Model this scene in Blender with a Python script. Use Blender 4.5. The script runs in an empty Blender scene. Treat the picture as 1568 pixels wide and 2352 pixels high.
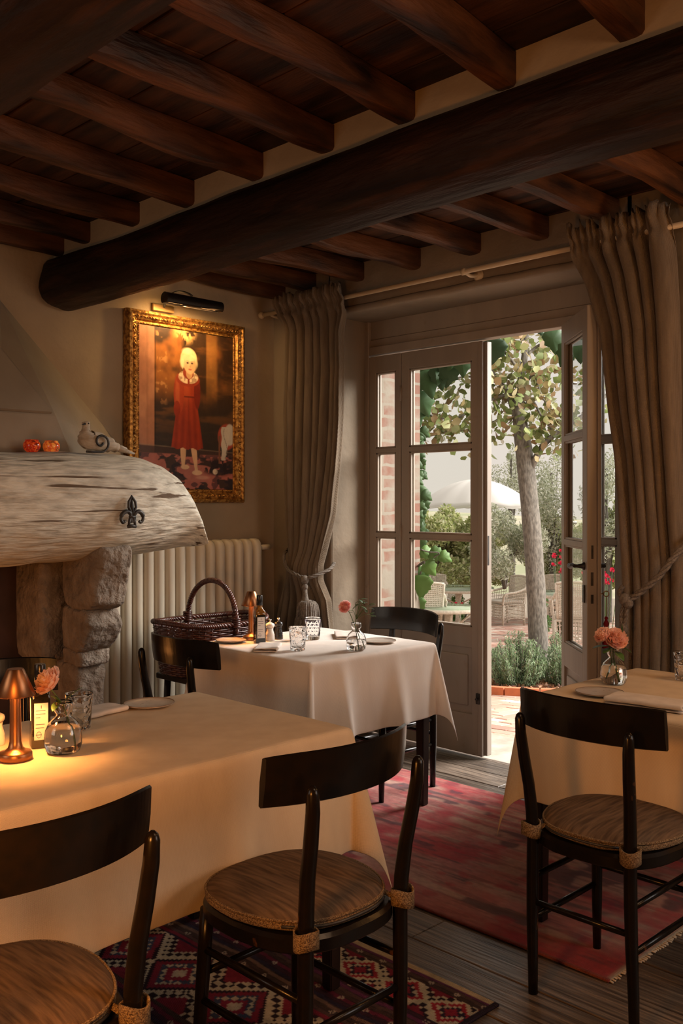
import bpy, bmesh, math, random
import numpy as np
from mathutils import Vector, Matrix, noise as mnoise
PI = math.pi
random.seed(7); rng = np.random.default_rng(7)
scene = bpy.context.scene
C = scene.collection
# ------------------------------------------------------------------ camera
H = 1.40
cam_d = bpy.data.cameras.new('camera'); cam = bpy.data.objects.new('camera', cam_d); C.objects.link(cam)
cam.location = (0, 0, H); cam.rotation_euler = (PI/2, 0, math.radians(-45))
cam_d.sensor_fit = 'VERTICAL'; cam_d.sensor_height = 36; cam_d.sensor_width = 24
cam_d.lens = 36*2174/2352; cam_d.shift_y = -21/2352
cam_d.clip_start = .02; cam_d.clip_end = 300
scene.camera = cam
# ------------------------------------------------------------------ world, lights, exposure
world = bpy.data.worlds.new('world'); scene.world = world; world.use_nodes = True
nt = world.node_tree; nt.nodes.clear()
wo = nt.nodes.new('ShaderNodeOutputWorld'); bg = nt.nodes.new('ShaderNodeBackground')
tc = nt.nodes.new('ShaderNodeTexCoord'); sp = nt.nodes.new('ShaderNodeSeparateXYZ'); rp = nt.nodes.new('ShaderNodeValToRGB')
nt.links.new(tc.outputs['Generated'], sp.inputs[0]); nt.links.new(sp.outputs['Z'], rp.inputs[0])
rp.color_ramp.elements[0].color = (.80, .72, .63, 1); rp.color_ramp.elements[0].position = 0
rp.color_ramp.elements[1].color = (.79, .72, .665, 1); rp.color_ramp.elements[1].position = .3
nt.links.new(rp.outputs[0], bg.inputs[0]); bg.inputs[1].default_value = 1.0
nt.links.new(bg.outputs[0], wo.inputs[0])
scene.view_settings.view_transform = 'Standard'; scene.view_settings.look = 'None'
scene.view_settings.exposure = 0; scene.view_settings.gamma = 1; scene.view_settings.use_curve_mapping = False
def light(kind, name, loc, energy, color, size=.1, target=None, **kw):
    l = bpy.data.lights.new(name, kind); o = bpy.data.objects.new(name, l); C.objects.link(o)
    l.energy = energy; l.color = color; o.location = loc
    if kind == 'AREA': l.size = size
    elif kind == 'SUN': l.angle = size
    else: l.shadow_soft_size = size
    for k, v in kw.items(): setattr(l, k, v)
    if target is not None:
        o.rotation_euler = (Vector(target)-Vector(loc)).to_track_quat('-Z', 'Y').to_euler()
    return o
SKYC = (1.0, .945, .90); WARM = (1.0, .36, .07)
light('SUN', 'hazy_sun', (10.0, -1.2, 6.2), 5.4, SKYC, math.radians(36), target=(3.0, 3.4, .9))
# daylight of the open sky above the terrace, falling in through the door opening
light('AREA', 'sky_light', (7.6, 1.4, 4.0), 850, SKYC, 3.0, target=(2.9, 3.2, 1.0))
# added area fill behind and to the left of the camera, no window there
light('AREA', 'left_fill_light', (-1.0, 2.6, 1.7), 11, (1, .86, .70), 1.2, target=(2.6, 3.6, 1.2))
# assumed warm lights out of view, read off the orange glow, no lamps modelled
light('POINT', 'assumed_warm_light_left', (.30, 1.12, 1.05), 44, WARM, .12)
light('POINT', 'assumed_warm_light_right', (3.35, .85, 1.9), 13, (1, .46, .13), .10)
light('POINT', 'assumed_ceiling_wash', (2.0, -.4, 1.4), 12, (1, .45, .15), .15)
# added overhead fill, out of view, brightening floor and rugs of the near aisle
light('AREA', 'aisle_fill_light', (1.75, .35, 2.35), 9, (1, .60, .34), .7, target=(2.3, 1.7, 0))
# added daylight-toned fill from the right to lift the rug, no window there
light('AREA', 'right_fill_light', (3.3, -1.3, 1.75), 24, (1, .90, .82), 1.2, target=(2.7, 2.2, .1))
light('POINT', 'hearth_fill_light', (1.5, 4.1, .5), 5, (1, .35, .08), .12)  # added orange fill inside the firebox, no fire burns there

# ------------------------------------------------------------------ helpers
def link(ob, parent=None):
    C.objects.link(ob)
    if parent is not None: ob.parent = parent
    return ob
def obj(name, data, mats=None, parent=None, loc=None, smooth=True, auto=None):
    """data: bmesh or (verts, faces) -> one mesh object"""
    me = bpy.data.meshes.new(name)
    if isinstance(data, bmesh.types.BMesh):
        bmesh.ops.recalc_face_normals(data, faces=data.faces)
        data.to_mesh(me); data.free()
    else:
        me.from_pydata([tuple(v) for v in data[0]], [], [tuple(f) for f in data[1]]); me.update()
    if mats is not None:
        for m in (mats if isinstance(mats, (list, tuple)) else [mats]): me.materials.append(m)
    if smooth:
        for p in me.polygons: p.use_smooth = True
        if auto is not None:
            a = math.radians(auto)
            bm = bmesh.new(); bm.from_mesh(me)
            for e in bm.edges:
                if len(e.link_faces) == 2 and e.calc_face_angle(0) > a: e.smooth = False
            bm.to_mesh(me); bm.free()
    o = bpy.data.objects.new(name, me); link(o, parent)
    if loc is not None: o.location = loc
    return o
def tag(o, label=None, cat=None, group=None, kind=None):
    if label: o['label'] = label
    if cat: o['category'] = cat
    if group: o['group'] = group
    if kind: o['kind'] = kind
    return o
def empty(name, loc=(0, 0, 0), rz=0, label=None, cat=None, group=None):
    o = bpy.data.objects.new(name, None); o.empty_display_size = .05; link(o)
    o.location = loc; o.rotation_euler = (0, 0, rz)
    return tag(o, label, cat, group)
def dup(root, loc, rz, label, group=None):
    r = root.copy(); C.objects.link(r); r.location = loc; r.rotation_euler = (0, 0, rz); r['label'] = label
    if group: r['group'] = group
    for ch in list(root.children):
        c = ch.copy(); C.objects.link(c); c.parent = r
        for g in list(ch.children):
            q = g.copy(); C.objects.link(q); q.parent = c
    return r
def B(): return bmesh.new()
def box(bm, x0, x1, y0, y1, z0, z1, bev=0, mat=0):
    r = bmesh.ops.create_cube(bm, size=1.0)
    vs = r['verts']
    for v in vs:
        v.co = Vector((x0+(v.co.x+.5)*(x1-x0), y0+(v.co.y+.5)*(y1-y0), z0+(v.co.z+.5)*(z1-z0)))
    fs = list({f for v in vs for f in v.link_faces})
    for f in fs: f.material_index = mat
    if bev:
        es = list({e for v in vs for e in v.link_edges})
        bmesh.ops.bevel(bm, geom=es, offset=bev, segments=2, affect='EDGES', profile=.5, clamp_overlap=True)
def tube(bm, pts, rad, seg=10, cap=True, closed=False, flat=1.0, mat=0):
    pts = [Vector(p) for p in pts]; n = len(pts)
    rs = rad if isinstance(rad, (list, tuple)) else [rad]*n
    rings = []; prev = None
    for i, p in enumerate(pts):
        if closed: t = pts[(i+1) % n]-pts[i-1]
        else: t = pts[min(i+1, n-1)]-pts[max(i-1, 0)]
        t.normalize()
        if prev is None:
            a = Vector((0, 0, 1)) if abs(t.z) < .9 else Vector((1, 0, 0))
            u = t.cross(a).normalized()
        else:
            u = (prev-t*prev.dot(t)).normalized()
        prev = u; w = t.cross(u)
        rings.append([bm.verts.new(p+(u*math.cos(2*PI*k/seg)+w*math.sin(2*PI*k/seg)*flat)*rs[i]) for k in range(seg)])
    m = n if closed else n-1
    for i in range(m):
        a, b = rings[i], rings[(i+1) % n]
        for k in range(seg):
            f = bm.faces.new((a[k], a[(k+1) % seg], b[(k+1) % seg], b[k])); f.material_index = mat
    if cap and not closed:
        for rg, s in ((rings[0], -1), (rings[-1], 1)):
            try: bm.faces.new(rg if s > 0 else rg[::-1]).material_index = mat
            except ValueError: pass
def lathe(bm, prof, seg=28, c=(0, 0, 0), capb=True, capt=True, sx=1, sy=1, mat=0):
    rings = []
    for r, z in prof:
        if r < 1e-5: rings.append([bm.verts.new((c[0], c[1], c[2]+z))]); continue
        rings.append([bm.verts.new((c[0]+r*sx*math.cos(2*PI*k/seg), c[1]+r*sy*math.sin(2*PI*k/seg), c[2]+z)) for k in range(seg)])
    for a, b in zip(rings, rings[1:]):
        for k in range(seg):
            k2 = (k+1) % seg
            if len(a) == 1 and len(b) == 1: continue
            if len(a) == 1: f = bm.faces.new((a[0], b[k2], b[k]))
            elif len(b) == 1: f = bm.faces.new((a[k], a[k2], b[0]))
            else: f = bm.faces.new((a[k], a[k2], b[k2], b[k]))
            f.material_index = mat
    if capb and len(rings[0]) > 1: bm.faces.new(rings[0][::-1]).material_index = mat
    if capt and len(rings[-1]) > 1: bm.faces.new(rings[-1]).material_index = mat
def grid(f, nu, nv, closed_u=False):
    vs = []; fs = []
    for j in range(nv+1):
        for i in range(nu+(0 if closed_u else 1)): vs.append(f(i/nu, j/nv))
    w = nu if closed_u else nu+1
    for j in range(nv):
        for i in range(nu):
            a = j*w+i; b = j*w+(i+1) % w if closed_u else a+1
            fs.append((a, b, b+w, a+w))
    return vs, fs
def sm(x): x = max(0, min(1, x)); return x*x*(3-2*x)
def lerp(tab, x):
    if x <= tab[0][0]: return tab[0][1]
    for (a, va), (b, vb) in zip(tab, tab[1:]):
        if x <= b: return va+(vb-va)*(x-a)/(b-a)
    return tab[-1][1]
def smooth_path(pts, n=6):
    """Catmull-Rom through pts"""
    P = [Vector(p) for p in pts]; out = []
    for i in range(len(P)-1):
        p0 = P[max(i-1, 0)]; p1 = P[i]; p2 = P[i+1]; p3 = P[min(i+2, len(P)-1)]
        for k in range(n):
            t = k/n
            out.append(.5*((2*p1)+(-p0+p2)*t+(2*p0-5*p1+4*p2-p3)*t*t+(-p0+3*p1-3*p2+p3)*t**3))
    out.append(P[-1]); return out
def solid(o, th, off=0):
    m = o.modifiers.new('solid', 'SOLIDIFY'); m.thickness = th; m.offset = off; return o
def subd(o, n=1):
    m = o.modifiers.new('sub', 'SUBSURF'); m.levels = n; m.render_levels = n; return o
def vcol(o, cols, domain='POINT'):
    a = o.data.color_attributes.new('Col', 'FLOAT_COLOR', domain)
    c = np.ones((len(a.data), 4), dtype=np.float32); c[:, :3] = np.asarray(cols, dtype=np.float32)
    a.data.foreach_set('color', c.ravel())
def fn(x, y=0, z=0): return mnoise.noise(Vector((x, y, z)))

# ------------------------------------------------------------------ materials
def mat(name, col, rough=.6, metal=0, col2=None, scale=8, stretch=(1, 1, 1), detail=6, lo=.35, hi=.65, bump=0, bscale=None,
        bstretch=None, spec=.5, attr=False, attr_mix=1.0, coord='Object', rough2=None, subsurf=0, sheen=0, coat=0, trans=0, ior=1.45, emit=None, estr=0,
        col3=None, scale3=2, lo3=.55, hi3=.7, stretch3=(1, 1, 1), bdetail=6):
    m = bpy.data.materials.new(name); m.use_nodes = True; n = m.node_tree.nodes; L = m.node_tree.links
    bs = n['Principled BSDF']
    bs.inputs['Roughness'].default_value = rough; bs.inputs['Metallic'].default_value = metal
    bs.inputs['Specular IOR Level'].default_value = spec; bs.inputs['IOR'].default_value = ior
    bs.inputs['Transmission Weight'].default_value = trans
    if subsurf: bs.inputs['Subsurface Weight'].default_value = subsurf; bs.inputs['Subsurface Radius'].default_value = (.02, .01, .005)
    if sheen: bs.inputs['Sheen Weight'].default_value = sheen
    if coat: bs.inputs['Coat Weight'].default_value = coat
    if emit: bs.inputs['Emission Color'].default_value = (*emit, 1); bs.inputs['Emission Strength'].default_value = estr
    tcn = n.new('ShaderNodeTexCoord')
    def nz(sc, st, det=6):
        mp = n.new('ShaderNodeMapping'); mp.inputs['Scale'].default_value = st
        L.new(tcn.outputs[coord], mp.inputs[0])
        t = n.new('ShaderNodeTexNoise'); t.inputs['Scale'].default_value = sc; t.inputs['Detail'].default_value = det
        L.new(mp.outputs[0], t.inputs[0]); return t
    def mix(fac, a, b, blend='MIX'):
        x = n.new('ShaderNodeMix'); x.data_type = 'RGBA'; x.blend_type = blend
        if isinstance(fac, float): x.inputs[0].default_value = fac
        else: L.new(fac, x.inputs[0])
        for s, v in ((6, a), (7, b)):
            if isinstance(v, tuple): x.inputs[s].default_value = (*v, 1) if len(v) == 3 else v
            else: L.new(v, x.inputs[s])
        return x.outputs[2]
    cur = tuple(col)
    if col2 is not None:
        t = nz(scale, stretch, detail); r = n.new('ShaderNodeMapRange'); r.inputs[1].default_value = lo; r.inputs[2].default_value = hi
        L.new(t.outputs['Fac'], r.inputs[0]); cur = mix(r.outputs[0], tuple(col), tuple(col2))
        if rough2 is not None:
            q = n.new('ShaderNodeMapRange'); q.inputs[3].default_value = rough; q.inputs[4].default_value = rough2
            L.new(r.outputs[0], q.inputs[0]); L.new(q.outputs[0], bs.inputs['Roughness'])
    if col3 is not None:
        t = nz(scale3, stretch3, 8); r = n.new('ShaderNodeMapRange'); r.inputs[1].default_value = lo3; r.inputs[2].default_value = hi3
        L.new(t.outputs['Fac'], r.inputs[0]); cur = mix(r.outputs[0], cur, tuple(col3))
    if attr:
        a = n.new('ShaderNodeVertexColor'); a.layer_name = 'Col'
        if attr == 'mul': cur = mix(1.0, cur, a.outputs[0], 'MULTIPLY')
        else: cur = a.outputs[0]
    if isinstance(cur, tuple): bs.inputs['Base Color'].default_value = (*cur, 1)
    else: L.new(cur, bs.inputs['Base Color'])
    if bump:
        t = nz(bscale or scale, bstretch or stretch, bdetail); b = n.new('ShaderNodeBump'); b.inputs['Strength'].default_value = 1
        b.inputs['Distance'].default_value = bump; L.new(t.outputs['Fac'], b.inputs['Height']); L.new(b.outputs[0], bs.inputs['Normal'])
    m['mixfn'] = 1
    return m
def weave(m, sc=900, dist=.0008, a='X', b='Z', col=None):
    """adds a woven-thread bump from two crossed wave textures"""
    n = m.node_tree.nodes; L = m.node_tree.links; bs = n['Principled BSDF']
    tcn = n.new('ShaderNodeTexCoord'); outs = []
    for ax in (a, b):
        w = n.new('ShaderNodeTexWave'); w.bands_direction = ax; w.inputs['Scale'].default_value = sc; w.inputs['Distortion'].default_value = 1.5
        w.inputs['Detail'].default_value = 1
        L.new(tcn.outputs['Object'], w.inputs[0]); outs.append(w.outputs['Fac'])
    ad = n.new('ShaderNodeMath'); ad.operation = 'ADD'; L.new(outs[0], ad.inputs[0]); L.new(outs[1], ad.inputs[1])
    bp = n.new('ShaderNodeBump'); bp.inputs['Distance'].default_value = dist; L.new(ad.outputs[0], bp.inputs['Height'])
    old = bs.inputs['Normal'].links
    if old: L.new(old[0].from_socket, bp.inputs['Normal'])
    L.new(bp.outputs[0], bs.inputs['Normal'])
    return m
def glassm(name, tint=(1, 1, 1), gloss=.06, rough=.0):
    """thin window pane: transparent sheet with a Fresnel reflection"""
    m = bpy.data.materials.new(name); m.use_nodes = True; n = m.node_tree.nodes; L = m.node_tree.links; n.clear()
    o = n.new('ShaderNodeOutputMaterial'); t = n.new('ShaderNodeBsdfTransparent'); g = n.new('ShaderNodeBsdfGlossy'); x = n.new('ShaderNodeMixShader')
    f = n.new('ShaderNodeFresnel'); f.inputs[0].default_value = 1.25
    t.inputs[0].default_value = (*tint, 1); g.inputs['Roughness'].default_value = rough
    ge = n.new('ShaderNodeNewGeometry'); iv = n.new('ShaderNodeMath'); iv.operation = 'SUBTRACT'; iv.inputs[0].default_value = 1; L.new(ge.outputs['Backfacing'], iv.inputs[1])
    mu = n.new('ShaderNodeMath'); mu.operation = 'MULTIPLY'; L.new(f.outputs[0], mu.inputs[0]); L.new(iv.outputs[0], mu.inputs[1])
    L.new(mu.outputs[0], x.inputs[0]); L.new(t.outputs[0], x.inputs[1]); L.new(g.outputs[0], x.inputs[2]); L.new(x.outputs[0], o.inputs[0])
    return m
M = {}
M['plaster'] = mat('plaster', (.40, .305, .20), .9, col2=(.31, .23, .145), scale=2.2, lo=.3, hi=.7, bump=.012, bscale=7, col3=(.27, .19, .115), scale3=.9, lo3=.5, hi3=.8)
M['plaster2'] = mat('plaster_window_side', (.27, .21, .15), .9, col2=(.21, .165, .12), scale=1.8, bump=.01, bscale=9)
M['plank_ceiling'] = mat('ceiling_board_wood', (.085, .034, .014), .55, col2=(.016, .007, .004), scale=5, stretch=(3, .5, 1), attr='mul', bump=.004, bscale=16, bstretch=(4, .4, 1), spec=.3)
M['beam'] = mat('old_beam_wood', (.026, .012, .0075), .5, col2=(.009, .005, .0035), scale=4, stretch=(3, .35, 3), bump=.02, bscale=6, bstretch=(3, .5, 3), spec=.18, col3=(.06, .022, .010), scale3=9, stretch3=(2, .3, 2), lo3=.55, hi3=.8)
M['joist'] = mat('joist_wood', (.125, .046, .016), .5, col2=(.014, .006, .004), scale=5, stretch=(.5, 3, 2), bump=.012, bscale=10, bstretch=(.6, 4, 3), spec=.35, lo=.38, hi=.68)
M['floorwood'] = mat('floor_board_wood', (.22, .17, .13), .27, col2=(.05, .036, .027), scale=9, stretch=(9, .35, 1), attr='mul', bump=.006, bscale=12, bstretch=(10, .4, 1), spec=.5, rough2=.42, detail=9)
M['black'] = mat('black_lacquer_wood', (.006, .005, .0045), .25, col2=(.009, .006, .004), scale=30, spec=.32, bump=.0006, bscale=60, bstretch=(1, 1, .2), col3=(.17, .065, .022), scale3=11, lo3=.68, hi3=.74, stretch3=(1, 1, .6))
M['dkleg'] = mat('dark_table_leg_wood', (.022, .012, .009), .35, col2=(.012, .008, .006), scale=12, stretch=(1, 1, .1))
M['tweed'] = weave(mat('tweed_cushion_fabric', (.32, .20, .115), .95, col2=(.13, .075, .04), scale=26, stretch=(4, .35, 1), sheen=.1, spec=.15, detail=4), 260, .0012, 'X', 'Y')
M['tweed2'] = weave(mat('tweed_trim_fabric', (.44, .31, .18), .95, col2=(.16, .10, .06), scale=320, detail=2, spec=.15, lo=.40, hi=.60), 150, .0015, 'X', 'Z')
M['cloth'] = mat('linen_tablecloth', (.80, .73, .66), .85, col2=(.74, .67, .60), scale=14, stretch=(1, 1, .3), spec=.2, bump=.0025, bscale=5, bdetail=3)
weave(M['cloth'], 160, .0003, 'X', 'Z')
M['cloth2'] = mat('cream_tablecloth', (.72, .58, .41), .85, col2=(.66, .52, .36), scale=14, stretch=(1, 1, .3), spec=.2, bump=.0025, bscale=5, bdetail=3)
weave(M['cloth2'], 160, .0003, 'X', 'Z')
M['napkin'] = mat('linen_napkin', (.72, .64, .57), .9, col2=(.64, .56, .49), scale=30, spec=.15)
M['curtainL'] = weave(mat('curtain_fabric', (.225, .165, .110), .9, col2=(.165, .12, .08), scale=40, stretch=(1, 1, .15), spec=.1, sheen=.15), 110, .0012, 'Y', 'Z')
M['ropegrey'] = mat('grey_rope', (.20, .165, .135), .9, col2=(.10, .08, .065), scale=120)
M['painted'] = mat('taupe_painted_wood', (.33, .275, .22), .5, col2=(.27, .225, .185), scale=6, stretch=(1, 1, .2), bump=.0012, bscale=30, bstretch=(1, 1, .1), col3=(.28, .22, .17), scale3=18, lo3=.62, hi3=.72)
M['panetrans'] = glassm('window_pane_glass', (.97, .98, .97))
M['iron'] = mat('dark_iron', (.075, .068, .062), .5, .5, col2=(.02, .018, .016), scale=20, bump=.001)
M['brass'] = mat('brushed_brass', (.55, .33, .14), .35, 1)
M['copper'] = mat('copper_lamp_metal', (.40, .185, .09), .36, 1, col2=(.33, .15, .07), scale=10)
M['gold'] = mat('gilded_frame', (.62, .34, .09), .38, .75, col2=(.22, .09, .02), scale=55, bump=.004, bscale=70, lo=.4, hi=.6)
M['golddark'] = mat('frame_side_dark_wood', (.10, .045, .015), .5, .2)
M['logwood'] = mat('weathered_log_wood', (.66, .61, .50), .8, col2=(.20, .165, .12), scale=12, stretch=(.9, 3, 3.5), lo=.42, hi=.90, detail=14, bump=.02, bscale=9, bstretch=(.6, 4, 5), spec=.2, col3=(.12, .08, .05), scale3=7, stretch3=(.22, 2.5, 6), lo3=.615, hi3=.67, bdetail=12)
M['stone'] = mat('rough_stone', (.26, .205, .155), .95, col2=(.15, .115, .085), scale=14, bump=.03, bscale=26, detail=10, lo=.3, hi=.7)
M['soot'] = mat('sooty_brick', (.06, .03, .022), .95, col2=(.03, .016, .012), scale=6, bump=.01)
M['radiator'] = mat('radiator_cream_enamel', (.60, .53, .41), .4, col2=(.56, .49, .38), scale=3, spec=.5)
M['wicker'] = mat('red_brown_wicker', (.085, .024, .014), .32, col2=(.04, .012, .008), scale=30, spec=.6)
M['ceramicw'] = mat('white_lacquer_mill', (.72, .66, .60), .3)
M['ceramicb'] = mat('black_lacquer_mill', (.012, .011, .011), .25)
M['steelknob'] = mat('steel_knob', (.7, .6, .5), .25, 1)
M['plate'] = mat('stoneware_plate', (.50, .43, .36), .3, col2=(.42, .35, .28), scale=20, col3=(.2, .14, .09), scale3=60, lo3=.66, hi3=.7)
M['platerim'] = mat('brown_plate_rim', (.25, .15, .085), .35)
M['glass'] = mat('clear_glass', (1, 1, 1), .0, trans=1, ior=1.45)
M['water'] = mat('water', (1, 1, 1), .0, trans=1, ior=1.33)
M['bottle'] = mat('dark_olive_oil_bottle', (.012, .010, .006), .08, spec=.7, coat=.4)
M['bottle_amber'] = mat('amber_bottle_neck', (.30, .12, .02), .08, trans=.5)
M['label'] = mat('paper_label', (.70, .65, .60), .8)
M['ink'] = mat('label_ink', (.10, .08, .12), .8)
M['petal'] = mat('peach_petals', (1.0, .80, .70), .7, subsurf=.15, col2=(.98, .60, .47), scale=14, lo=.3, hi=.7)
M['petalpink'] = mat('pink_petals', (1.0, .72, .66), .7, subsurf=.15, col2=(.97, .52, .48), scale=60)
for k_ in ('petal', 'petalpink'):
    n_ = M[k_].node_tree.nodes; L_ = M[k_].node_tree.links; b_ = n_['Principled BSDF']; t_ = n_.new('ShaderNodeBsdfTranslucent'); x_ = n_.new('ShaderNodeMixShader'); x_.inputs[0].default_value = .4
    b_.inputs['Subsurface Weight'].default_value = 0
    L_.new(b_.inputs['Base Color'].links[0].from_socket, t_.inputs[0]); L_.new(b_.outputs[0], x_.inputs[1]); L_.new(t_.outputs[0], x_.inputs[2]); L_.new(x_.outputs[0], n_['Material Output'].inputs[0])
M['stemgreen'] = mat('flower_stem_green', (.08, .12, .035), .5)
M['leaf'] = mat('flower_leaf_green', (.07, .14, .03), .4, col2=(.04, .09, .02), scale=30)
M['dovewood'] = mat('painted_wooden_bird', (.55, .47, .37), .8, col2=(.34, .27, .19), scale=10, stretch=(.6, 3, 3), bump=.004, bscale=30, col3=(.20, .14, .09), scale3=26, lo3=.62, hi3=.7)
M['red'] = mat('red_tassel_thread', (.30, .015, .025), .8, bump=.001, bscale=200, bstretch=(1, 1, .05))
M['bulb'] = mat('warm_bulb', (1, .7, .4), .5, emit=(1, .55, .2), estr=14)
M['candle'] = mat('mosaic_votive_glass', (.40, .02, .01), .12, col2=(.75, .16, .03), scale=90, detail=2, lo=.48, hi=.56, emit=(.8, .05, .01), estr=.10, col3=(.03, .01, .01), scale3=45, lo3=.56, hi3=.6)
M['rugred'] = None
M['socket'] = mat('cream_switch_plate', (.62, .52, .40), .4)

# ------------------------------------------------------------------ room shell
def col_jit(n, lo=.6, hi=1.3): return lo+(hi-lo)*rng.random(n)
def planks(name, x0, x1, y0, y1, z0, z1, w, lens, m, seed, gap=.004, bev=.002, tint=.5):
    """boards running along Y, one mesh, per-board tint"""
    r = random.Random(seed); vs = []; fs = []; cols = []
    x = x0
    while x < x1:
        ww = w*r.uniform(.85, 1.15); y = y0-r.uniform(0, lens)
        while y < y1:
            l = lens*r.uniform(.7, 1.3); a, b = max(y, y0), min(y+l, y1)
            if b > a:
                c = r.uniform(1-tint, 1+tint*.4); dz = r.uniform(-.0015, .0015); k = len(vs)
                xa, xb = x+gap/2, min(x+ww, x1)-gap/2; ya, yb = a+gap/3, b-gap/3
                if xb > xa:
                    vs += [(xa, ya, z0), (xb, ya, z0), (xb, yb, z0), (xa, yb, z0),
                           (xa, ya, z1-bev+dz), (xb, ya, z1-bev+dz), (xb, yb, z1-bev+dz), (xa, yb, z1-bev+dz),
                           (xa+bev, ya+bev, z1+dz), (xb-bev, ya+bev, z1+dz), (xb-bev, yb-bev, z1+dz), (xa+bev, yb-bev, z1+dz)]
                    fs += [(k+3, k+2, k+1, k)]+[(k+i, k+(i+1) % 4, k+4+(i+1) % 4, k+4+i) for i in range(4)]
                    fs += [(k+4+i, k+4+(i+1) % 4, k+8+(i+1) % 4, k+8+i) for i in range(4)]+[(k+8, k+9, k+10, k+11)]
                    cols += [(c, c, c)]*12
            y += l
        x += ww
    o = obj(name, (vs, fs), m, smooth=False); vcol(o, cols); return o
fl = planks('floor', -2, 4.24, -2, 4.5, -.04, 0, .185, 2.6, M['floorwood'], 3); tag(fl, kind='structure')
b = B(); box(b, -2.1, 4.24, -2.1, 4.6, -.09, -.041); o = obj('trim_1', b, M['beam'], smooth=False); tag(o, kind='structure')
# ceiling boards: build upside-down (visible side below)
cl = planks('ceiling', -2, 4.2, -2, 4.5, 0, .03, .235, 3.2, M['plank_ceiling'], 5, gap=.007, bev=.003, tint=.55)
cl.scale = (1, 1, -1); cl.location.z = 2.80; tag(cl, kind='structure')
b = B(); box(b, -2.1, 4.5, -2.1, 4.8, 2.801, 2.9); o = obj('trim_2', b, M['beam'], smooth=False); tag(o, kind='structure')
def plaster_wall(name, f, nu, nv, m, flip=False):
    vs, fs = grid(f, nu, nv); o = obj(name, (vs, fs), m); solid(o, .1, -1 if not flip else 1); return tag(o, kind='structure')
# painting wall: plane Y = 4.5, slightly uneven
def wl(u, v):
    x = -2+u*6.0; z = -.04+v*2.9
    return (x, 4.5+.006*fn(x*1.3, z*1.3, 3)+.003*fn(x*5, z*5, 1), z)
vs, fs = grid(wl, 140, 70); o = obj('wall_left', (vs, fs), M['plaster']); tag(o, kind='structure')
b = B(); box(b, -2.2, 4.7, 4.515, 4.75, -.1, 2.9); o = obj('wall_left_core', b, M['plaster'], smooth=False); tag(o, kind='structure')
o.name = 'trim_3'
# window wall: inner skin X 3.9..4.2 with the door recess Y 2.24..3.98, head at z 2.50
b = B()
box(b, 3.90, 4.26, 3.985, 4.60, -.05, 2.85, .012)
box(b, 3.90, 4.26, -2.2, 2.08, -.05, 2.85)
k_ = [b.verts.new(p) for z_ in (-.05, 2.85) for p in ((3.90, 2.07, z_), (4.26, 2.07, z_), (4.26, 2.235, z_), (4.17, 2.235, z_), (3.93, 2.095, z_), (3.90, 2.09, z_))]
for i_ in range(6): b.faces.new((k_[i_], k_[(i_+1) % 6], k_[6+(i_+1) % 6], k_[6+i_]))
b.faces.new(k_[:6]); b.faces.new(k_[6:])
box(b, 3.90, 4.26, 2.06, 4.02, 2.50, 2.85, .015)
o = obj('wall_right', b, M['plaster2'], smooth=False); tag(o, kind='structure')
# rounded plaster lip along the head of the recess
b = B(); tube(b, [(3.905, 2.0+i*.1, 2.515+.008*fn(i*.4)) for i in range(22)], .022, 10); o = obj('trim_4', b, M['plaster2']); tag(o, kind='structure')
# outer leaf: brick jambs
M['brick'] = None
def brickmat(name, c1, c2, mortar, scale=1.0, vec='YZ'):
    m = bpy.data.materials.new(name); m.use_nodes = True; n = m.node_tree.nodes; L = m.node_tree.links; bs = n['Principled BSDF']
    t = n.new('ShaderNodeTexCoord'); s = n.new('ShaderNodeSeparateXYZ'); c = n.new('ShaderNodeCombineXYZ'); ad = n.new('ShaderNodeMath')
    L.new(t.outputs['Object'], s.inputs[0]); ad.operation = 'ADD'; L.new(s.outputs[0], ad.inputs[0]); L.new(s.outputs[1], ad.inputs[1])
    L.new(ad.outputs[0], c.inputs[0]); L.new(s.outputs[2], c.inputs[1])
    nz = n.new('ShaderNodeTexNoise'); nz.inputs['Scale'].default_value = 9; L.new(t.outputs['Object'], nz.inputs[0])
    mx = n.new('ShaderNodeMix'); mx.data_type = 'RGBA'; mx.blend_type = 'ADD'; mx.inputs[0].default_value = .035; L.new(c.outputs[0], mx.inputs[6]); L.new(nz.outputs['Color'], mx.inputs[7])
    br = n.new('ShaderNodeTexBrick'); br.inputs['Scale'].default_value = 1; br.inputs['Brick Width'].default_value = .27; br.inputs['Row Height'].default_value = .075
    br.inputs['Mortar Size'].default_value = .012; br.inputs['Mortar Smooth'].default_value = .4
    br.inputs['Color1'].default_value = (*c1, 1); br.inputs['Color2'].default_value = (*c2, 1); br.inputs['Mortar'].default_value = (*mortar, 1)
    L.new(mx.outputs[2], br.inputs[0])
    n2 = n.new('ShaderNodeTexNoise'); n2.inputs['Scale'].default_value = 5; n2.inputs['Detail'].default_value = 10; L.new(t.outputs['Object'], n2.inputs[0])
    r2 = n.new('ShaderNodeMapRange'); r2.inputs[1].default_value = .42; r2.inputs[2].default_value = .62; L.new(n2.outputs[0], r2.inputs[0])
    m2 = n.new('ShaderNodeMix'); m2.data_type = 'RGBA'; L.new(r2.outputs[0], m2.inputs[0]); L.new(br.outputs[0], m2.inputs[6]); m2.inputs[7].default_value = (*mortar, 1)
    L.new(m2.outputs[2], bs.inputs['Base Color']); bs.inputs['Roughness'].default_value = .95
    bp = n.new('ShaderNodeBump'); bp.inputs['Distance'].default_value = .01; L.new(n2.outputs[0], bp.inputs['Height']); L.new(bp.outputs[0], bs.inputs['Normal'])
    return m
M['brick'] = brickmat('old_brick_wall', (.17, .065, .042), (.19, .10, .07), (.22, .19, .15))
b = B()
box(b, 4.27, 4.64, 3.93, 5.6, -.3, 3.4)
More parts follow.
